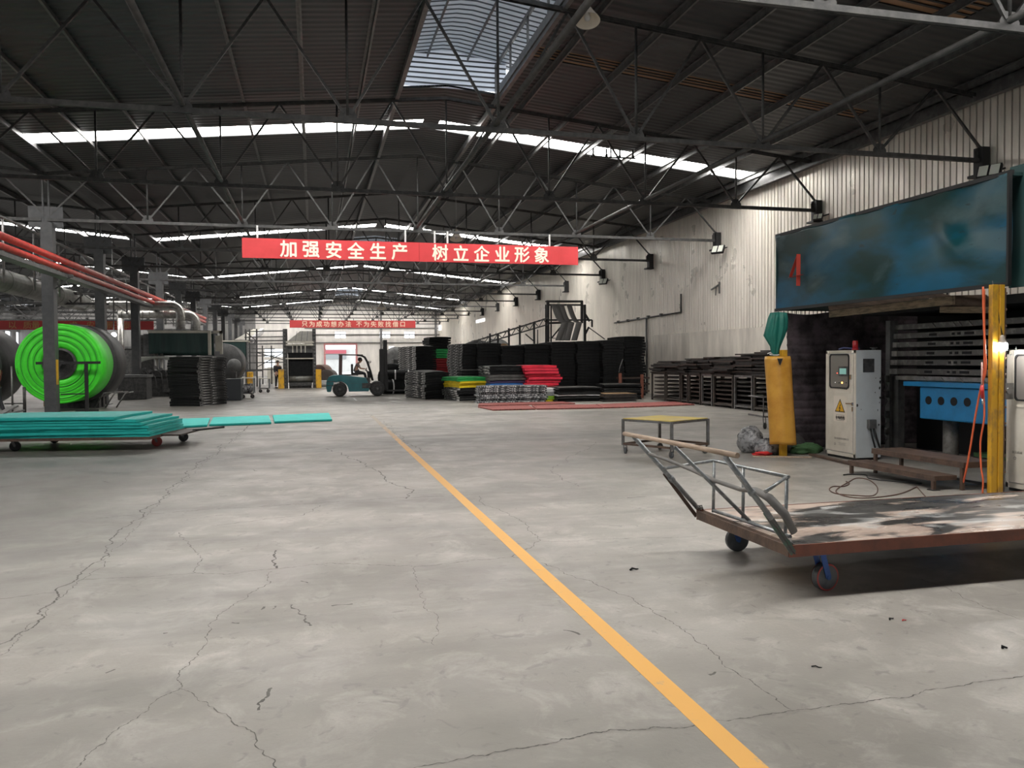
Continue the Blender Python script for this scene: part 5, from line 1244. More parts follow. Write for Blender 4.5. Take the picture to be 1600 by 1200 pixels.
# ================================================================== PEOPLE
def person(lab, loc, rz_, J, shirt, trousers, sleeves=True):
    """J: joint positions in the figure's own frame (x forward, y to its left)"""
    root = thing('person', lab, 'person', loc, None, rz_)
    V = lambda k: Vector(J[k])
    def skin(nm, chain, mat, par):
        """chain: list of (key, pos, radius, parent key)"""
        ids = {}; vs = []; es = []; rs = []
        for k, p, r, pk in chain:
            ids[k] = len(vs); vs.append(tuple(p)); rs.append(r)
            if pk is not None: es.append((ids[pk], ids[k]))
        me = bpy.data.meshes.new(nm); me.from_pydata(vs, es, []); o = bpy.data.objects.new(nm, me); COL.objects.link(o); o.parent = par
        md = o.modifiers.new('skin', 'SKIN'); md.use_smooth_shade = True; md.branch_smoothing = .4
        if not me.skin_vertices: me.skin_vertices.new()
        for i, r in enumerate(rs): me.skin_vertices[0].data[i].radius = (r, r) if not isinstance(r, tuple) else r
        me.skin_vertices[0].data[0].use_root = True
        sb = o.modifiers.new('sub', 'SUBSURF'); sb.levels = 1; sb.render_levels = 2
        me.materials.append(mat); return o
    hip, ch, nk, hd = V('hip'), V('chest'), V('neck'), V('head')
    C = [('hip', hip, (.13, .11), None), ('waist', hip.lerp(ch, .45), (.125, .10), 'hip'), ('chest', ch, (.15, .115), 'waist'), ('neck', nk, .05, 'chest'), ('jaw', hd+Vector((.02, 0, -.07)), .065, 'neck'), ('skull', hd+Vector((0, 0, .02)), .088, 'jaw'), ('crown', hd+Vector((-.01, 0, .085)), .06, 'skull'), ('nose', hd+Vector((.098, 0, -.015)), .016, 'skull')]
    for s in 'lr':
        sg = 1 if s == 'l' else -1
        C += [('sh'+s, V('sh'+s), .062, 'chest'), ('el'+s, V('el'+s), .042, 'sh'+s), ('wr'+s, V('wr'+s), .028, 'el'+s)]
        d = (V('wr'+s)-V('el'+s)).normalized(); sd = d.cross(Z3); sd = sd.normalized() if sd.length > .1 else Vector((0, 1, 0)); pal = V('wr'+s)+d*.06
        C.append(('pa'+s, pal, (.036, .018), 'wr'+s))
        for k in range(4):
            b = pal+d*.035+sd*(.027-.018*k); ln = (.06, .072, .068, .052)[k]
            C += [('f%d%s' % (k, s), b, .010, 'pa'+s), ('g%d%s' % (k, s), b+d*ln*.55+Vector((0, 0, -.012)), .009, 'f%d%s' % (k, s)), ('h%d%s' % (k, s), b+d*ln*.85+Vector((0, 0, -.032)), .007, 'g%d%s' % (k, s))]
        C += [('t0'+s, pal-d*.02+sd*.045, .011, 'pa'+s), ('t1'+s, pal+d*.02+sd*.062+Vector((0, 0, -.01)), .009, 't0'+s)]
        C += [('th'+s, V('th'+s), .085, 'hip'), ('kn'+s, V('kn'+s), .055, 'th'+s), ('ca'+s, V('kn'+s).lerp(V('an'+s), .3), .055, 'kn'+s), ('an'+s, V('an'+s), .036, 'ca'+s)]
    body = skin('body', C, m_skin, root)
    e = .016
    sh = [('hip', hip.lerp(ch, -.02), (.145+e, .125), None), ('waist', hip.lerp(ch, .45), (.135+e, .115), 'hip'), ('chest', ch, (.16+e, .13), 'waist'), ('nk', ch.lerp(nk, .55), .075, 'chest')]
    tr = [('hip', hip, (.14+e, .125), None)]
    for s in 'lr':
        q = V('sh'+s).lerp(V('el'+s), .95 if sleeves else .7)
        sh += [('sh'+s, V('sh'+s), .078, 'chest'), ('el'+s, q, .056, 'sh'+s)]
        if sleeves: sh += [('wr'+s, V('el'+s).lerp(V('wr'+s), .6), .046, 'el'+s)]
        tr += [('th'+s, V('th'+s), .10, 'hip'), ('kn'+s, V('kn'+s), .072, 'th'+s), ('an'+s, V('kn'+s).lerp(V('an'+s), .93), .055, 'kn'+s)]
    skin('shirt', sh, shirt, root); skin('trousers', tr, trousers, root)
    T = Matrix.Translation(hd+Vector((-.018, 0, .035)))
    MB().lathe([(.001, .105), (.05, .098), (.088, .06), (.102, .0), (.098, -.05), (.06, -.085)], 18, T).build('hair', m_hair, root, local=True)
    for sg in (1, -1):
        MB().lathe([(.001, .008), (.006, .004), (.007, -.004), (.001, -.008)], 8, Matrix.Translation(hd+Vector((.088, sg*.032, .012)))).build('eye', m_dark, body, local=True)
        MB().lathe([(.001, .03), (.014, .018), (.014, -.018), (.001, -.03)], 8, Matrix.Translation(hd+Vector((.0, sg*.096, -.005)))).build('ear', m_skin, body, local=True)
    MB().box(hd+Vector((.086, 0, -.055)), (.012, .045, .010)).build('mouth', M('lips', (.30, .12, .10), .5), body, local=True)
    for s in 'lr':
        a = V('an'+s); MB().prism(rrect(.27, .10, .045), .075, Matrix.Translation((a.x+.06, a.y, a.z-.075))).build('shoe', m_dark, root, local=True, bevel=.015)
    return root
def standing(st=.12, lean=0):
    return dict(hip=(0, 0, .93), chest=(.02+lean, 0, 1.28), neck=(.03+lean, 0, 1.46), head=(.05+lean, 0, 1.60), shl=(.01+lean, .19, 1.38), shr=(.01+lean, -.19, 1.38), ell=(-.04, .25, 1.10), elr=(.06, -.25, 1.10), wrl=(.06, .25, .87), wrr=(.20, -.24, .90), thl=(0, .09, .84), thr=(0, -.09, .84), knl=(st*.6, .10, .48), knr=(-st*.2, -.10, .48), anl=(st, .10, .08), anr=(-st, -.10, .08))
p = at(-7, 600, 29.2)
person('person in a dark red top cut off by the left picture edge', (p.x, p.y, 0), R(160), standing(.2), m_shirtd, m_trouser)
p = at(434, 600, 51.6)
person('distant person in dark clothes standing left of the yellow bollard', (p.x, 51.6, 0), R(-60), standing(.05), m_trouser, m_trouser)

# ================================================================== FORKLIFT
YF = 38.35
FX = at(531, 600, YF).x
F0 = Vector((FX, YF, 0))
t = fk = thing('forklift', 'teal forklift truck facing the black stacks with raised mast', 'forklift', F0, None, R(-2))
def loc(mb, nm, mat, par=t, **k): return mb.build(nm, mat, par, local=True, **k)
TX = frame((0, .52, 0), (1, 0, 0), (0, 0, 1))       # profile x,z extruded towards -y
arch = [(.385*math.cos(a)+0, .31+.385*math.sin(a)) for a in [PI-.35-k*(PI-.62)/10 for k in range(11)]]
body = [(-.58, .22), (-.41, .22)]+arch+[(.41, .22), (1.32, .22), (1.36, .42), (1.30, .62), (1.20, .86), (.60, .93), (.05, 1.0), (-.30, .99), (-.50, .92), (-.60, .72), (-.62, .45)]
loc(MB().prism(body, 1.04, frame((0, .52, 0), (1, 0, 0), (0, 0, 1))), 'chassis', m_fork, bevel=.03)
loc(MB().b2((-.6, -.54, .50), (-.15, -.52, .53)).b2((-.6, -.54, .68), (-.2, -.52, .71)).b2((.05, -.532, .26), (.055, -.52, .92)).b2((.06, -.53, .60), (1.25, -.52, .605)), 'panel_line', m_mach)
loc(MB().b2((-.28, -.535, .58), (-.02, -.524, .66)), 'decal', m_white)
loc(MB().b2((.10, -.45, .96), (.85, .45, 1.02)), 'bonnet', m_mach, bevel=.02)
loc(MB().b2((1.0, -.53, .36), (1.42, .53, .62)).b2((1.1, -.5, .62), (1.38, .5, .86)), 'front_cowl', m_mach, bevel=.03)
def wheel(x, y, r, w_):
    T = Matrix.Translation((x, y, r)) @ Matrix.Rotation(PI/2, 4, 'X')
    o = loc(MB().lathe([(r*.55, -w_/2), (r*.8, -w_/2-.01), (r*.97, -w_/2+.02), (r, 0), (r*.97, w_/2-.02), (r*.8, w_/2+.01), (r*.55, w_/2)], 28, T), 'wheel', m_tyre)
    MB().lathe([(.02, w_/2-.02), (r*.5, w_/2-.01), (r*.55, w_/2+.005)], 20, T, cap=False).lathe([(.0, w_/2-.015), (.08, w_/2+.02), (.05, w_/2+.04), (0, w_/2+.04)], 12, T, cap=False).build('hub', m_mach2, o, local=True)
for y in (-.43, .43): wheel(0, y, .335, .22); wheel(1.72, y, .345, .26)
loc(MB().b2((1.35, -.4, .3), (1.9, .4, .5)), 'axle', m_mach)
for y in (-.46, .46):
    loc(MB().bar((.03, y, .98), (.06, y, 1.93), .16, .08), 'guard_pillar', m_guard)
    loc(MB().tube([(1.52, y, .72), (1.42, y, 1.15), (1.28, y, 1.60), (1.16, y, 1.82), (1.0, y, 1.90), (.8, y, 1.92)], .04, 8), 'guard_pillar', m_dark)
mb = MB()
for y in (-.46, -.23, 0, .23, .46): mb.bar((0, y, 1.94), (1.06, y, 1.92), .05)
mb.bar((0, -.46, 1.93), (0, .46, 1.93), .07).bar((1.05, -.46, 1.92), (1.05, .46, 1.92), .05); loc(mb, 'overhead_guard', m_guard)
loc(MB().b2((.52, -.25, 1.02), (.62, .25, 1.50)).b2((.55, -.25, 1.0), (1.02, .25, 1.10)), 'seat', m_dark, bevel=.03)
loc(MB().tube([(1.36, 0, .85), (1.24, 0, 1.22)], .03, 8).tube([(1.22+.07*math.cos(a)*.5, .15*math.sin(a), 1.25+.07*math.cos(a)) for a in [k*PI/8 for k in range(16)]], .014, 6, closed=True), 'steering_wheel', m_dark)
loc(MB().b2((1.28, -.4, .84), (1.42, .4, 1.16)), 'dashboard', m_dark, bevel=.03)
loc(MB().tube([(1.36, -.5, 1.50), (1.40, -.56, 1.58)], .01, 6).box((1.42, -.57, 1.60), (.03, .12, .10)).tube([(1.30, .5, 1.50), (1.36, .56, 1.58)], .01, 6).box((1.38, .57, 1.60), (.03, .12, .10)), 'mirror', m_dark)
mb = MB()
for y in (-.36, .36): mb.b2((1.86, y-.05, .12), (2.02, y+.05, 2.20)).b2((2.03, y-.04, .3), (2.20, y+.04, 2.62))
mb.b2((1.92, -.36, 2.12), (2.0, .36, 2.2)).b2((2.03, -.36, 2.30), (2.20, .36, 2.62)).b2((1.94, -.36, .3), (2.0, .36, .4)); loc(mb, 'mast', m_dark, bevel=.01)
loc(MB().cyl((1.98, -.16, .3), (2.02, -.16, 2.1), .05).cyl((1.98, .16, .3), (2.02, .16, 2.1), .05), 'lift_cylinder', m_mach)
loc(MB().b2((2.10, -.5, .25), (2.18, .5, .35)).b2((2.10, -.5, .85), (2.18, .5, .95)).b2((2.1, -.5, .25), (2.16, -.42, 1.95)).b2((2.1, .42, .25), (2.16, .5, 1.95)).b2((2.1, -.5, 1.88), (2.16, .5, 1.95)).b2((2.1, -.03, .3), (2.16, .03, 1.9)), 'carriage', m_dark)
for y in (-.3, .3): loc(MB().b2((2.18, y-.06, .20), (3.25, y+.06, .25)).b2((2.18, y-.06, .2), (2.23, y+.06, .9)), 'fork', m_dark)
D = dict(hip=(.76, 0, 1.14), chest=(.86, 0, 1.46), neck=(.94, 0, 1.60), head=(1.02, 0, 1.71), shl=(.88, .18, 1.53), shr=(.88, -.18, 1.53), ell=(1.02, .22, 1.32), elr=(1.02, -.22, 1.32), wrl=(1.19, .13, 1.31), wrr=(1.19, -.13, 1.31), thl=(.86, .10, 1.15), thr=(.86, -.10, 1.15), knl=(1.22, .12, 1.08), knr=(1.22, -.12, 1.08), anl=(1.27, .12, .76), anr=(1.27, -.12, .76))
for k in D: D[k] = (D[k][0]-.06, D[k][1], D[k][2]-.03)
person('person in a grey shirt sitting at the forklift wheel', (FX, YF, 0), R(-2), D, m_shirtg, m_trouser, False)
# bundle of rolls on the forks and the dark rolls behind it
def roll(px, py, Y0, r, ln, lab, mat=m_black, ang=0.0, strap=False, core=True, grp=None, edge=None, cradle=False):
    p = at(px, py, Y0); p.z = max(p.z, r)
    t = thing('foam_roll', lab, 'roll', (p.x, p.y, p.z-r), grp)
    T = Matrix.Translation(p) @ Matrix.Rotation(ang, 4, 'Z') @ Matrix.Rotation(PI/2, 4, 'Y')
    MB().lathe([(r*.12, -ln/2+.03), (r*.5, -ln/2+.01), (r*.97, -ln/2), (r, -ln/2+.03), (r, ln/2-.03), (r*.97, ln/2), (r*.5, ln/2-.01), (r*.12, ln/2-.03)], 32, T).build('wound_sheet', mat, t)
    if core: MB().lathe([(r*.12, -ln/2-.02), (r*.12, ln/2+.02)], 12, T).build('core', edge or m_mach2, t)
    if cradle: MB().b2((p.x-r*.6, p.y-r*.6, 0), (p.x+r*.6, p.y+r*.6, p.z-r*.9)).build('cradle', m_mach, t)
    if strap:
        mb = MB()
        for z in (-ln*.2, ln*.2): mb.lathe([(r+.012, z-.03), (r+.012, z+.03)], 24, T, cap=False)
        mb.build('strap', m_white, t)
    return t
roll(622, 604, 39.5, .36, 1.5, 'black roll with white straps lying right of the forklift wheel', strap=True, ang=.15)
roll(628, 589, 39.7, .34, 1.6, 'black roll with white straps lying on the lower roll right of the forklift', strap=True, ang=-.1)
roll(617, 590, 43.6, .75, 2.0, 'large dark roll standing behind the strapped rolls', ang=1.3)
roll(626, 562, 47.5, .75, 2.2, 'grey topped roll raised behind the forklift mast', m_mach2, ang=1.2, cradle=True)
tag(MB().b2((at(615, 600, 45).x, 45, 0), (at(640, 600, 45).x, 46, zt(625, 561, 45))).build('packing_crate', m_mach, bevel=.03), 'dark crate of rolls behind the forklift mast', 'crate')
# ================================================================== LEFT SIDE
# ---- teal mats on a low cart
CR = R(-10); cu_ = Vector((math.cos(CR), math.sin(CR), 0)); cv_ = Vector((-cu_.y, cu_.x, 0)); CA = Vector((-2.93, 15.75, 0))
t = thing('platform_cart', 'low rusty platform cart carrying the stack of teal mats', 'cart', CA)
W_, D_ = 3.4, 2.0
Tc = frame(CA-cu_*W_, cu_, cv_)
MB().box((W_/2, D_/2, .235), (W_, D_, .05), T=Tc).build('deck', m_rust, t)
MB().box((W_+.18, D_*.62, .235), (.36, D_*.66, .03), T=Tc).build('side_plate', m_brownsheet, t)
MB().tube([Tc @ Vector((W_+.30, D_*.72, .25)), Tc @ Vector((W_+.85, D_*.86, .29))], .022, 8).build('draw_bar', m_mach, t)
for x, y, mt in ((W_-.18, .85, m_redrim), (W_+.02, 1.75, m_mach), (.85, 1.8, m_tyre), (.85, .35, m_tyre)):
    p = Tc @ Vector((x, y, 0)); caster(t, p, .095, .04, CR+.2, mt, .212)
teal = [0, .0, -.02, -.02, -.10, -.22, -.62]
me3 = [mat_mesh(2.75, 1.9, .045, (m_teal, m_teal), .012, q+3, '') for q in range(3)]
for k, dx in enumerate(teal):
    o = bpy.data.objects.new('foam_mat', me3[k % 3]); COL.objects.link(o)
    c = CA - cu_*(1.375-dx+.03*random.random()) + cv_*(.95+random.uniform(-.03, .05)); o.location = (c.x, c.y, .26+k*.054); o.rotation_euler = (0, 0, CR+random.uniform(-.02, .02))
    f_ = len(teal)-1-k
    tag(o, ('topmost teal foam mat on the low cart' if f_ == 0 else ORD[f_]+' teal foam mat from the top on the low cart'), 'mat', 'teal mats on the cart')
for q, lab in ((((262, 656), (328, 654.5), (324, 665), (266, 668.5)), 'teal mat lying on the floor closest to the low cart'), (((333, 653.5), (420, 650.5), (424, 661), (327, 664.5)), 'middle one of the teal mats lying on the floor'), (((426, 650), (514, 646.5), (519, 656.5), (429, 660)), 'teal mat lying on the floor farthest from the low cart')):
    P = [fl(*p, .03) for p in q]; P = [p-Z3*p.z for p in P]; vs = [p+Z3*.004 for p in P]+[p+Z3*.06 for p in P]
    tag(MB().add(vs, [(0, 1, 2, 3), (7, 6, 5, 4), (1, 0, 4, 5), (2, 1, 5, 6), (3, 2, 6, 7), (0, 3, 7, 4)]).build('floor_mat', m_teal, bevel=.015), lab, 'mat', 'teal mats on the floor')
for (a, b, z0, z1), lab in zip((((-2, 648), (24, 634), .62, .8), ((2, 649), (37, 641), .6, .66)), ('grey plank sticking up at the left end of the teal mats', 'thin grey bar lying behind the left end of the teal mats')):
    p, q = at(*a, 17.8), at(*b, 19.0); tag(MB().bar(p, q, .12 if z1 > .7 else .05, .03).build('plank', m_mach2), lab, 'plank')
# ---- lime roll on its stand, black rolls
GX, GZ = -8.35, 1.62
Tg = frame((GX, 30.0, GZ), (1, 0, 0), (0, 0, 1))     # local z runs towards the camera
t = thing('foam_roll', 'huge lime green foam roll behind the grey column', 'roll', (GX, 30, GZ-1.36))
pr = [(.53, -1.0), (.53, .0), (.60, .012)]
for k in range(14):
    r0 = .60+k*.054; pr += [(r0+.01, .02+.007*math.sin(k*1.9)), (r0+.05, .02+.007*math.sin(k*1.9))]
pr += [(1.345, .0), (1.36, -.02), (1.36, -1.4), (1.3, -1.42), (.4, -1.42)]
MB().lathe(pr, 72, Tg, cap=False).build('wound_sheet', m_lime, t)
mb = MB()
for r0 in (.77, .955, 1.16): mb.lathe([(r0, .02), (r0+.012, .045), (r0+.03, .02)], 72, Tg, cap=False)
mb.tube([Tg @ Vector((1.30*math.cos(a), 1.30*math.sin(a), .03)) for a in (R(186), R(190), R(195))], .012, 6); mb.build('wind_groove', m_limedark, t)
MB().lathe([(.0, -.5), (.53, -.5), (.53, .03), (.46, .05), (.46, -.3), (.10, -.3), (.10, .12), (0, .12)], 40, Tg, sm=False).build('core', m_mach, t)
t = thing('roll_stand', 'black T shaped stand holding the shaft of the lime green roll', 'stand', (-7.5, 29.75, 0))
a, b = at(56, 567.5, 29.75), at(157, 566.5, 29.75)
MB().bar(a, b, .06, .09).build('shaft', m_dark, t)
p = at(134.5, 567, 29.7); MB().b2((p.x-.05, 29.65, 0), (p.x+.05, 29.75, p.z)).build('post', m_dark, t)
q = at(95, 616, 29.7); MB().bar(q, (p.x, 29.7, q.z), .04).bar((p.x-.35, 29.7, .03), (p.x+.35, 29.7, .03), .07, .05).build('cross_bar', m_dark, t)
t = thing('roll_stand', 'thin post stand left of the lime green roll', 'stand', (-9.9, 29.8, 0))
p = at(18, 572, 29.8); MB().tube([(p.x, 29.8, 0), p], .03, 8).build('post', m_steel, t)
q = at(38, 615, 29.9); MB().tube([(q.x, 29.9, 0), (q.x, 29.9, .85)], .05, 8).bar((q.x-.6, 29.9, .3), (q.x, 29.9, .3), .04).build('post', m_mach, t)
def big_roll(x, y0, y1, r, z, lab, mat=m_mach):
    t = thing('foam_roll', lab, 'roll', (x, y0, z-r)); T = frame((x, y0, z), (1, 0, 0), (0, 0, 1)); L_n = y1-y0
    MB().lathe([(.3, -L_n), (r*.98, -L_n), (r, -L_n+.03), (r, -.03), (r*.98, 0), (.3, .01)], 64, T).build('wound_sheet', mat, t)
    MB().lathe([(.25, -L_n-.1), (.25, .06), (.05, .06)], 20, T).build('core', m_dark, t)
    if z-r > .12: MB().b2((x-r*.5, y0+.3, 0), (x+r*.5, y0+.6, z-r*.86)).b2((x-r*.5, y1-.6, 0), (x+r*.5, y1-.3, z-r*.86)).build('cradle', m_mach, t)
m_rollblack = M('dusty black roll', (.028, .028, .029), .5, 0, (.05, .05, .05), 3)
big_roll(GX+.0, 31.7, 33.2, 1.43, 1.62, 'huge black roll right behind the lime green roll', m_rollblack)
big_roll(-12.25, 32.0, 34.5, 1.5, 1.55, 'huge dark roll at the left picture edge', m_rollblack)
tag(MB().b2((-10.0, 33.8, 0), (-8.9, 34.6, .55)).build('cardboard_box', m_pallet, bevel=.01), 'brown box on the floor seen below the lime green roll', 'box')
t = thing('slanted_frame', 'low slanted steel frames standing right of the lime green roll', 'frame', (-6.9, 32.0, 0))
mb = MB()
for k in range(3):
    a, b, c = at(148+k*17, 641, 31.5), at(162+k*17, 614, 31.5), at(192+k*8, 612, 32.0); a.z = max(a.z, .02)
    mb.tube([a, b, c], .025, 8)
mb.build('tube_frame', m_steel, t)
# ---- red fire pipes, cable tray, handrail and walkway
tag(MB().tube([(-7.62, -5, 4.86), (-7.62, 62, 4.86)], .10, 12).build('fire_pipe', m_redpipe), 'upper one of the two red pipes running past the left columns', 'pipe', 'red pipes')
tag(MB().tube([(-7.62, -5, 4.60), (-7.62, 62, 4.60)], .09, 12).build('fire_pipe', m_redpipe), 'lower one of the two red pipes running past the left columns', 'pipe', 'red pipes')
tag(MB().b2((-7.95, -5, 4.36), (-7.6, 62, 4.40)).b2((-7.62, -5, 4.36), (-7.59, 62, 4.47)).build('cable_tray', m_mach2), 'grey cable tray running under the two red pipes', 'cable tray')
t = thing('pipe_bracket', 'steel bracket holding the red pipes at the grey column before the lime roll', 'bracket', (XL, YS[3], 4.4))
MB().b2((XL+.17, YS[3]-.05, 4.38), (-7.45, YS[3]+.05, 4.48)).bar((XL+.17, YS[3], 4.0), (-7.5, YS[3], 4.42), .05).build('arm', m_mach2, t)
t = thing('walkway_railing', 'thin steel railing running above the red pipes', 'railing', (-8.6, 20, 4.4))
MB().tube([(-8.6, -3, 5.82), (-8.6, 60, 5.82)], .045, 8).build('top_rail', m_steel, t)
for k in range(16):
    y = 15.5+k*2.6; MB().tube([(-8.6, y, 3.95), (-8.6, y, 5.82)], .032, 6).build('post', m_steel, t)
    if k % 2 == 0: MB().bar((-9.4, y, 4.5), (-8.6, y, 4.5), .04).bar((-9.2, y, 4.5), (-8.6, y, 4.05), .035).build('bracket', m_steel, t)
# ---- ducts
t = thing('air_duct', 'long dull grey duct running left of the column row', 'duct', (-10.5, 5, 4.55))
MB().tube([(-10.5, 2, 4.62), (-10.5, 41.5, 4.50)], .40, 20).build('duct_run', m_duct2, t)
mb = MB()
for k in range(20): mb.lathe([(.405, -.03), (.42, 0), (.405, .03)], 20, frame((-10.5, 4+k*1.95, 4.61-.003*k*1.95), (1, 0, 0), (0, 0, 1)), cap=False)
mb.build('duct_joint', m_duct2, t)
MB().lathe([(.05, 0), (.12, .1), (.2, .35), (.22, .6)], 14, Matrix.Translation((-10.2, 28.0, 3.7))).build('branch_cone', m_duct, t)
def elbow(lab, p0, x1, z1, r, y):
    t = thing('air_duct', lab, 'duct', (x1, y, z1)); c = r*2.0; pts = [(p0[0], y, p0[1]), (x1-c, y, p0[1])]
    for k in range(1, 8): a = PI/2*k/8; pts.append((x1-c+c*math.sin(a), y, p0[1]-c+c*math.cos(a)))
    pts += [(x1, y, p0[1]-c), (x1, y, z1)]
    MB().tube(pts, r, 18).build('duct_run', m_duct, t)
    mb = MB()
    for k in range(10): mb.lathe([(r*1.005, -.02), (r*1.06, 0), (r*1.005, .02)], 18, frame((lerp(p0[0], x1-c, (k+.5)/10), y, p0[1]), (0, 1, 0), (0, 0, 1)), cap=False)
    for k in range(3): mb.lathe([(r*1.005, -.02), (r*1.06, 0), (r*1.005, .02)], 18, Matrix.Translation((x1, y, lerp(p0[1]-c, z1, (k+.5)/3))), cap=False)
    mb.build('duct_joint', m_duct, t)
elbow('shiny duct with an elbow dropping onto the large green curtained machine', (-10.5, 4.46), -6.38, 3.28, .21, 42.6)
elbow('second shiny duct dropping behind the first one onto the machine', (-9.5, 4.10), -5.85, 3.28, .21, 44.0)
t = thing('air_duct', 'thin ribbed vertical duct between the columns above the machines', 'duct', (at(188, 500, 44).x, 45.0, 2.5))
p = at(188, 492, 45); MB().tube([(p.x, 45, 0), (p.x, 45, p.z)], .16, 14).build('duct_run', m_duct, t)
# ---- large machine with green curtain
YM = 42.0
t = thing('curtained_machine', 'large machine with dark green curtain hood behind the ragged black stack', 'machine', (-6.4, YM, 0))
x0, x1 = -7.76, -5.05
def curt(u, v): return (lerp(x0, x1, u), YM-.03+.035*math.sin(u*23+v*1.5)*(1-v)+.02*math.sin(u*9), lerp(2.06, 3.16, v)+(.03*math.sin(u*7))*(1-v))
MB().grid(curt, 60, 8).build('front_curtain', m_curtain, t, solid=.015)
MB().b2((x0-.05, YM-.02, 3.16), (x1+.12, YM+2.6, 3.22)).b2((x0-.3, YM+.3, 2.0), (x0-.02, YM+2.4, 3.05)).build('hood_roof', m_mach2, t)
MB().b2((x1, YM, 2.0), (x1+.14, YM+.12, 3.2)).b2((x0-.02, YM-.06, 3.08), (x1+.14, YM+.0, 3.2)).build('front_frame', m_cream, t)
MB().b2((x0, YM+2.4, 2.0), (x1, YM+2.45, 3.16)).build('rear_curtain', m_curtain, t)
MB().b2((x1+.42, YM+1.2, 2.05), (x1+.55, YM+1.35, 3.25)).b2((x1+.0, YM+1.2, 3.1), (x1+.55, YM+1.35, 3.25)).b2((x1+.2, YM+1.25, 2.2), (x1+.42, YM+1.3, 3.0)).build('side_frame', m_cream, t)
for px in (249,):
    p = at(px, 600, YM+.3)
    for dx in (-.1, .13): MB().cyl((p.x+dx, YM+.3, .5), (p.x+dx, YM+.3, 2.1), .07, 14).build('guide_column', m_duct, t)
MB().b2((-8.2, YM-.2, 0), (-5.2, YM+2.0, .95)).b2((-7.9, YM-.4, .95), (-6.9, YM+.2, 1.25)).b2((-7.1, YM-.5, .2), (-5.6, YM-.2, .8)).build('machine_base', m_mach, t, bevel=.02)
mb = MB()
for k in range(7): p = at(217+k*9, 574+3*(k % 3), YM-.5); mb.cyl(p, p+Vector((0, -.25, 0)), .08, 10).tube([p, p+Vector((.25, -.2, -.3)), p+Vector((.3, -.1, -.8))], .03, 6)
mb.build('valve', m_mach2, t)
def sheetfn(u, v):
    p = at(lerp(214, 275, u), 560, YM-.2); return (p.x, YM+.1-.2*v, lerp(1.62+.22*math.sin(PI*u), 1.93, v))
tag(MB().grid(sheetfn, 24, 6).build('foam_sheet', m_palesheet, solid=.02), 'pale foam sheet passing under the green curtain hood', 'sheet')
# ---- machines farther along the left row
YM = 50.0
t = thing('curtained_machine', 'smaller green curtained machine right of the large one', 'machine', (-4.6, YM, 0))
MB().b2((-5.4, YM, 1.3), (-3.86, YM+.05, 2.85)).build('front_curtain', m_curtain, t)
MB().b2((-5.5, YM-.05, 2.85), (-3.8, YM+2.2, 2.93)).build('hood_roof', m_cream, t)
MB().b2((-3.9, YM, 0), (-3.78, YM+.1, 2.85)).b2((-5.4, YM, 0), (-5.3, YM+.1, 2.85)).bar((-5.4, YM-.1, 1.1), (-3.0, YM-.1, 1.12), .07).build('front_frame', m_mach2, t)
big_roll(-4.95, 46.5, 49.2, 1.15, 1.55, 'dark roll standing before the smaller green curtained machine', m_rollblack)
p = at(366, 571, 45); T = frame(p, (1, 0, 0), (0, 0, 1))
t = thing('disc_stand', 'grey disc wheel on a stand beside the ragged black stack', 'wheel', (p.x, 45, 0))
MB().lathe([(.05, 0), (.33, .0), (.36, .05), (.33, .1), (.05, .1)], 28, T).build('disc', m_mach2, t); MB().bar((p.x+.1, 45, 0), (p.x+.1, 45, p.z), .06).build('post', m_steel, t)
a, b = fl(352, 626), fl(376, 626); c = at(364, 592, (a.y+b.y)/2)
tag(MB().b2((a.x, a.y, 0), (b.x, a.y+.9, c.z)).build('dark_bin', M('slate bin', (.03, .034, .04), .6), bevel=.02), 'dark slate box standing right of the ragged black stack', 'bin')
# left black stack with ragged pale right side
C = Vector((-4.12, 31.5, 0)); rot = R(-24); u = Vector((math.cos(rot), math.sin(rot), 0)); v = Vector((-u.y, u.x, 0)); c = C-u*.62+v*.95
pile('ragged black stack left of the aisle', c.x, c.y, rot, 1.24, 1.9, [('black', (m_black, m_edge, m_blacktop), 19)], 1.84/19, edge='r', jit=.022, sag=.03, drift=(.05, .0, .35), fill=.97)
def trolley(px0, px1, ytop, ybot, Y0, lab, load=None):
    a, b = at(px0, ytop, Y0), at(px1, ytop, Y0); z0 = .2
    t = thing('hand_trolley', lab, 'trolley', (a.x, Y0, 0))
    mb = MB()
    for x in (a.x, b.x):
        for y in (Y0, Y0+.9): mb.b2((x-.025, y-.025, z0), (x+.025, y+.025, a.z))
    mb.build('post', m_tubesteel, t)
    MB().b2((a.x, Y0, z0), (b.x, Y0+.9, z0+.05)).build('deck', m_steel, t); MB().b2((a.x-.03, Y0-.03, a.z), (b.x+.03, Y0+.93, a.z+.03)).build('top', m_cream, t)
    for x in (a.x+.05, b.x-.05): caster(t, (x, Y0+.1, 0), .09, .04, .4, m_tyre, z0)
    return a, b
a, b = trolley(377, 395.5, 591.5, 622, 37.6, 'cream topped trolley right of the dark slate box')
tag(blob((a.x+b.x)/2, 38.0, .45, .24, .28, .20, 21, .4).build('black_bag', m_plastic), 'black shiny bag lying inside the cream topped trolley', 'bag')
trolley(405, 420, 592, 614, 44.5, 'low grey trolley in the aisle before the scaffold frames')
t = thing('black_conveyor', 'tall conveyor end with black curtain between two yellow bollards', 'machine', (-.8, 51.4, 0))
Y0 = 51.3; X = lambda px, py=560: at(px, py, Y0).x
Zp = lambda py, px=470: at(px, py, Y0).z
for a, b in ((444, 449.5), (488.5, 494)): MB().b2((X(a), Y0, 0), (X(b), Y0+.2, Zp(514))).build('side_post', m_mach, t)
mb = MB()
for k in range(16):
    for a in (443.5, 490): mb.b2((X(a), Y0-.06, .2+k*.22), (X(a+3), Y0, .32+k*.22))
mb.build('chain_link', m_mach2, t)
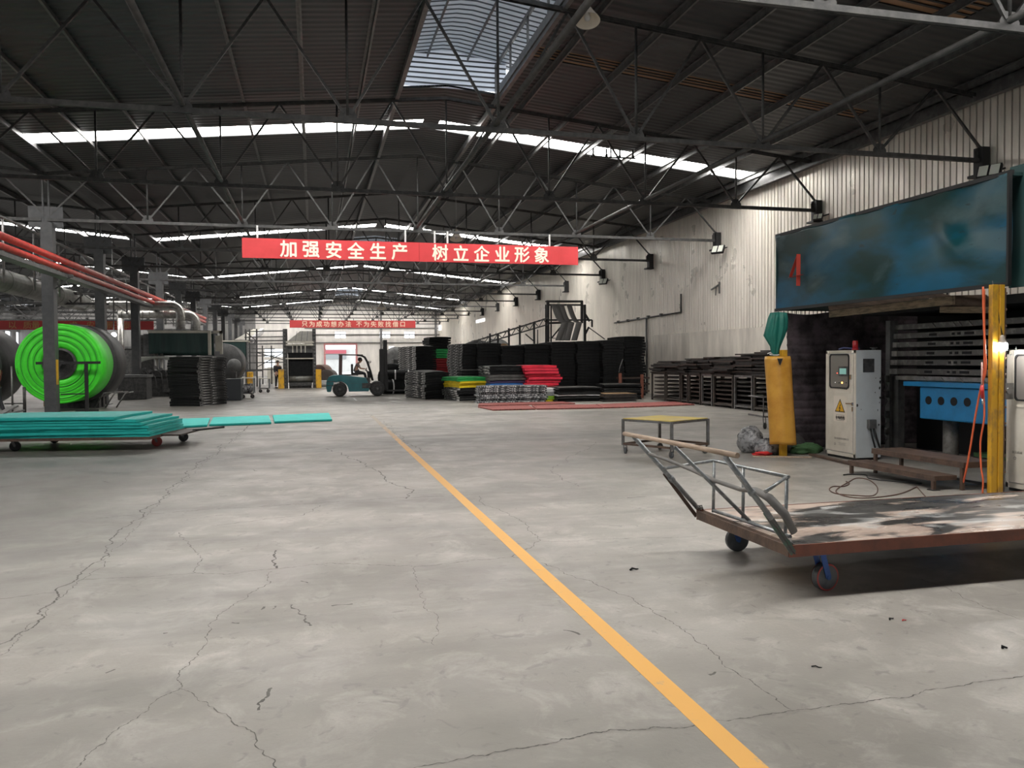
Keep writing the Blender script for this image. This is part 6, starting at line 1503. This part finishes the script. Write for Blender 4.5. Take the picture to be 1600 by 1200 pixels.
MB().b2((X(450), Y0+.1, Zp(587)), (X(489), Y0+.15, Zp(551))).build('black_curtain', m_black, t)
MB().b2((X(445), Y0-.05, Zp(561)), (X(491), Y0+.02, Zp(559.3))).build('curtain_rail', m_cream, t)
MB().cyl((X(450), Y0+.3, Zp(592)), (X(489), Y0+.3, Zp(592)), .24, 18).build('roller', m_duct2, t)
MB().b2((X(452), Y0-.05, .15), (X(487), Y0+.6, .35)).b2((X(451), Y0+.2, .0), (X(486), Y0+1, .75)).build('base', m_mach, t)
mb = MB().b2((X(447), Y0-.05, Zp(540)), (X(491), Y0, Zp(537.5))).b2((X(447), Y0-.05, Zp(536)), (X(491), Y0, Zp(533)))
for px in (457, 463.5, 470, 476.5): mb.b2((X(px), Y0-.05, Zp(551)), (X(px+1.3), Y0, Zp(537)))
mb.build('cream_rail', m_cream, t)
MB().b2((X(449), Y0+.2, Zp(553)), (X(489), Y0+.25, Zp(538))).build('grey_panel', m_mach2, t)
MB().add([(X(450), Y0+.05, Zp(533)), (X(490), Y0+.05, Zp(533)), (X(490), Y0+3.5, Zp(514)), (X(468), Y0+3.5, Zp(514))], [(0, 1, 2, 3), (3, 2, 1, 0)]).build('sloping_chute', m_cream, t)
mb = MB()
for k in range(3): px = 462+k*9; mb.bar((X(px), Y0, Zp(533)), (X(px+1), Y0+3.3, Zp(514)-.02), .03)
mb.build('chute_rib', m_mach2, t)
for px, y, lab in ((439.5, 51.0, 'yellow bollard left of the black curtained conveyor'), (498, 51.0, 'yellow bollard right of the black curtained conveyor'), (391, 47.5, 'short yellow bollard among the machines beyond the cream topped trolley')):
    p, q = at(px, 577 if px > 400 else 581, y), at(px, 600, y); hw = .17
    tag(MB().prism(rrect(hw*2, hw*1.6, .05), p.z, Matrix.Translation((q.x, y, 0))).build('bollard', m_yellow, bevel=.02), lab, 'bollard')
t = thing('scaffold_frame', 'grey lattice frames between the smaller curtained machine and the black conveyor', 'frame', (-4, 55, 0))
lst = []
for px in (384, 390, 401, 443): lst.append((at(px, 514, 56), Vector((at(px, 560, 56).x, 56, 0)), .10))
for y in (518, 527, 533, 538, 551, 567, 578): lst.append((at(382, y, 56), at(445, y-1, 56), .07))
for a, b in (((401, 551), (443, 562)), ((443, 551), (401, 574)), ((384, 519), (401, 533))): lst.append((at(*a, 56), at(*b, 56), .06))
for px in (372, 377, 410, 424): lst.append((at(px, 540, 62), Vector((at(px, 560, 62).x, 62, 0)), .09))
for y in (545, 556): lst.append((at(365, y, 62), at(430, y, 62), .07))
bars('lattice', lst, m_mach2, t)
t = thing('cream_chute', 'cream sloping chute rising behind the smaller curtained machine', 'chute', at(380, 560, 58))
MB().add([at(366, 531, 58), at(392, 531, 58), at(409, 516, 64), at(396, 514, 64)], [(0, 1, 2, 3), (3, 2, 1, 0)]).build('sheet', m_cream, t)
MB().bar(at(392, 533, 57.8), at(410, 516, 64), .25, .3).build('side_beam', m_white, t)
tag(MB().b2((at(418, 600, 66).x, 66, 0), (at(436, 600, 66).x, 67, at(425, 574, 66).z)).build('cream_cabinet', m_cream), 'cream cabinet by the far left windows', 'cabinet')
roll(513, 590, 56, .55, 1.4, 'brownish roll right of the right yellow bollard', M('brown roll', (.12, .10, .09), .7), 1.35, cradle=True)
roll(503, 582, 62, .6, 1.4, 'dusty brown roll raised behind the right yellow bollard', M('rust roll', (.15, .09, .07), .7), 1.2, cradle=True)
tag(blob(at(508, 600, 54).x, 54, .18, .7, .4, .22, 31, .3).build('paper_heap', m_white), 'white paper heap on the floor behind the forklift tail', 'paper')
tag(MB().b2((at(506, 600, 57).x, 57, 0), (at(517, 600, 57).x, 58, .7)).build('rust_crate', m_rust), 'rusty crate below the brownish roll', 'crate')
# machines in the dim neighbouring bay
for k, (px, py, Y0, wd, lab) in enumerate(((206, 590, 38.5, 1.2, 'dim machine block right of the huge black roll'), (228, 527, 44.5, .7, 'dim control box left of the large curtained machine'), (190, 545, 48, 2.2, 'dim machine housing under the thin vertical duct'))):
    a = at(px, py, Y0); t = thing('machine_housing', lab, 'machine', (a.x, Y0, 0))
    MB().b2((a.x-wd/2, Y0, 0), (a.x+wd/2, Y0+1.2, a.z)).build('body', m_mach, t, bevel=.03)
    MB().b2((a.x-wd/2-.05, Y0-.05, a.z), (a.x+wd/2+.05, Y0+1.25, a.z+.12)).build('lid', m_mach2, t)
p = at(178, 523, 46); t = thing('work_light', 'bright work light glowing above the huge black roll', 'lamp', p)
MB().lathe([(0, -.12), (.11, -.08), (.13, 0), (.1, .09), (0, .12)], 14, Matrix.Translation(p)).build('bulb', EM('work light glow', (1, 1, 1), 12), t); MB().cyl(p+Z3*.11, (p.x, p.y, rz(p.x)), .03, 8).build('stem', m_mach, t)
# catwalk lattice over the neighbouring bay, seen against its bright wall band
for k in range(3):
    y = 38+k*14; t = thing('pipe_bridge', ['nearest pipe bridge crossing the neighbouring bay', 'second pipe bridge crossing the neighbouring bay', 'third pipe bridge crossing the neighbouring bay'][k], 'pipe bridge', (-20, y, 4.2))
    lst = [((-31.5, y, 4.2), (-8.6, y, 4.2), .10), ((-31.5, y, 5.2), (-8.6, y, 5.2), .10), ((-31.5, y+.8, 4.7), (-8.6, y+.8, 4.7), .12)]
    for j in range(22): x = -31+j*1.0; lst.append(((x, y, 4.2 if j % 2 else 5.2), (x+1.0, y, 5.2 if j % 2 else 4.2), .05))
    bars('lattice', lst, m_mach, t)
